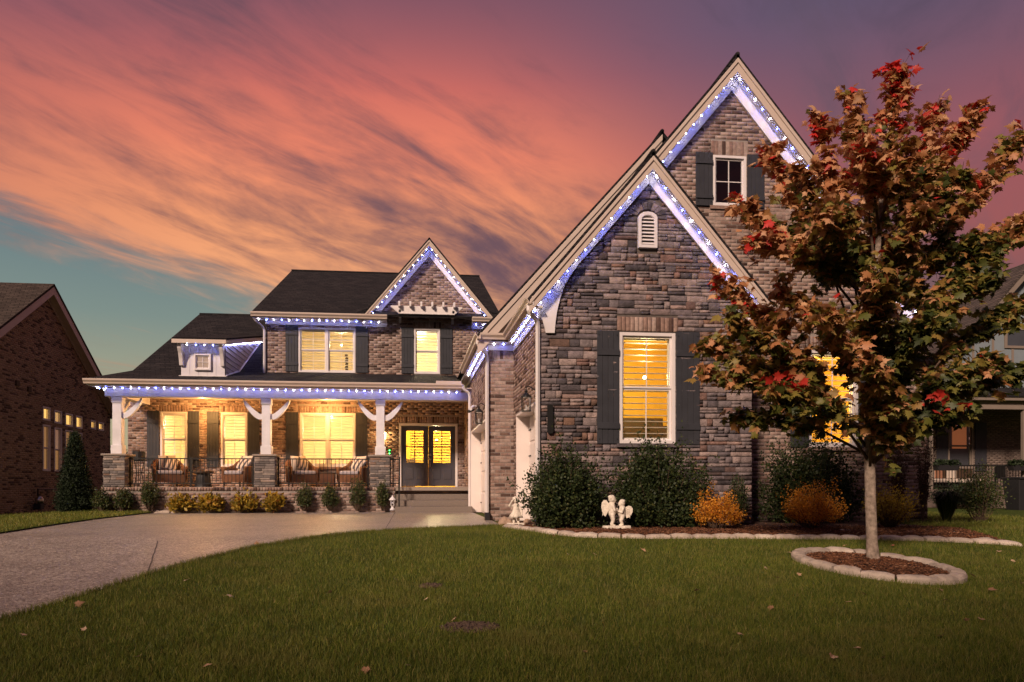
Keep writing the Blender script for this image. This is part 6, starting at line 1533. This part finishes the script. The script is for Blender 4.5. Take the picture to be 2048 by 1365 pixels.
MB().box(xg, xg + 9, 22.8, YW, -.4, .60).build('porch_base', 'brick_pale_dimmed', RN)
rr_ = MB(); xr0 = at(1858, 0, 22.9)[0]; RL = MB().box(xr0, xr0 + 8, 22.88, 22.92, 1.44, 1.49).build('railing', 'iron_black', RN); MB().box(xr0, xr0 + 8, 22.885, 22.915, .70, .73).build('bottom_rail', 'iron_black', RL); bmx = None
for k in range(36):
    if bmx is None: bo = MB().box(-.009, .009, -.009, .009, .73, 1.44).build('baluster', 'iron_black', RL); bmx = bo.data
    else: bo = link('baluster', bmx, RL)
    bo.location.x += xr0 + .06 + k * .12; bo.location.y += 22.9
for px in (1862, 2046): xx = at(px, 0, 22.9)[0]; MB().box(xx - .04, xx + .04, 22.85, 22.95, .60, 3.9).build('porch_post', 'trim_beige_dimmed', RN)
def planter(px, Y, z, label):
    x = at(px, 0, Y)[0]; o = empty('planter_box', (x, Y, z), label, 'planter', 'planter boxes on the right neighbour railing'); MB().prism([(-.45, .0), (.45, .0), (.38, -.2), (-.38, -.2)], -.12, .12).build('box', 'dark_plastic', o, local=True)
    diamond_leaves([(x + random.uniform(-.45, .45), Y + random.uniform(-.15, .15), z + random.uniform(-.02, .16)) for _ in range(500)], [(random.gauss(0, 1), random.gauss(0, 1), random.gauss(.5, .5)) for _ in range(500)], .08, 'leaf_yew', 'foliage', o)
planter(1892, 22.75, 1.48, 'dark planter box on the railing in front of the lit curtain'); planter(2042, 22.75, 1.48, 'dark planter box on the railing at the right edge of the picture')
bx_ = at(1905, 0, 24.2)[0]; o = empty('porch_bench', (bx_, 24.2, .6), 'pale cushioned bench on the right neighbour porch', 'bench')
MB().box(bx_ - 1.1, bx_ + 1.1, 23.95, 24.5, .85, 1.0).build('seat', 'fabric_cream', o, bevel=.03); MB().box(bx_ - 1.1, bx_ + 1.1, 24.5, 24.6, .9, 1.4).build('backrest', 'furniture_dark', o)
for lx in (-1, 1):
    for ly in (24.0, 24.5): MB().box(bx_ + lx - .03, bx_ + lx + .03, ly - .03, ly + .03, .6, .849).build('leg', 'furniture_dark', o)
for i, dx_ in enumerate((-.8, -.45, .1)): tag(MB().box(-.18, .18, -.06, .06, -.17, .17).build('throw_pillow', 'fabric_cream' if i != 1 else 'terracotta', None, loc=(bx_ + dx_, 24.38, 1.175), bevel=.04), ('leftmost cream pillow on the neighbour bench', 'rust coloured pillow on the neighbour bench', 'rightmost cream pillow on the neighbour bench')[i], 'pillow', 'pillows on the neighbour bench')
cx2 = at(2012, 0, 23.9)[0]; o = empty('porch_chair', (cx2, 23.9, .6), 'dark chair on the right neighbour porch near the picture edge', 'chair')
MB().box(cx2 - .25, cx2 + .25, 23.7, 24.15, 1.0, 1.05).build('seat', 'iron_black', o); MB().box(cx2 - .25, cx2 - .20, 23.7, 24.15, 1.05, 1.5).build('backrest', 'iron_black', o)
for lx in (-.22, .22):
    for ly in (23.73, 24.12): MB().box(cx2 + lx - .015, cx2 + lx + .015, ly - .015, ly + .015, .6, .999).build('leg', 'iron_black', o)
x = at(2040, 0, 20.5)[0]; o = empty('wheeled_bin', (x, 20.5, -.1), 'dark wheeled bin at the far right edge behind the shrubs', 'bin')
MB().add([(x - .26, 20.25, gz(x, 20.5)), (x + .26, 20.25, gz(x, 20.5)), (x + .26, 20.75, gz(x, 20.5)), (x - .26, 20.75, gz(x, 20.5)), (x - .32, 20.2, .95), (x + .32, 20.2, .95), (x + .32, 20.85, .95), (x - .32, 20.85, .95)], [(0, 1, 2, 3), (4, 5, 6, 7), (0, 1, 5, 4), (1, 2, 6, 5), (2, 3, 7, 6), (3, 0, 4, 7)]).build('body', 'dark_plastic', o, bevel=.02); MB().box(x - .34, x + .34, 20.15, 20.9, .952, 1.02).build('lid', 'dark_plastic', o, bevel=.02)

# ================================================================== ADDED TREES, unseen behind the viewer: they block sun to darken the near lawn
for i in range(13):
    x, h = -47 + i * 5.6, 16.0 + .5 * math.sin(i * 2.7)
    y = -17 + (i % 2) * 1.2; o = empty('added_shade_tree', (x, y, -.9), 'rounded leafy tree added out of view to shade the near lawn', 'tree', 'added row of unseen trees that shade the near lawn')
    ps_, ds_ = [], []
    for k in range(2400):
        d = Vector((random.gauss(0, 1), random.gauss(0, 1), random.gauss(0, 1))).normalized() * random.random() ** .35; ps_.append((x + d.x * 4.2, y + d.y * 2.6, -.9 + h * .54 + d.z * h * .46)); ds_.append((random.gauss(0, 1), random.gauss(0, 1), random.gauss(0, 1)))
    diamond_leaves(ps_, ds_, .75, 'leaf_far', 'crown', o, .45); MB().tube([(x, y, -.95), (x, y, h * .5)], [.2, .1], 8).build('trunk', 'bark', o)
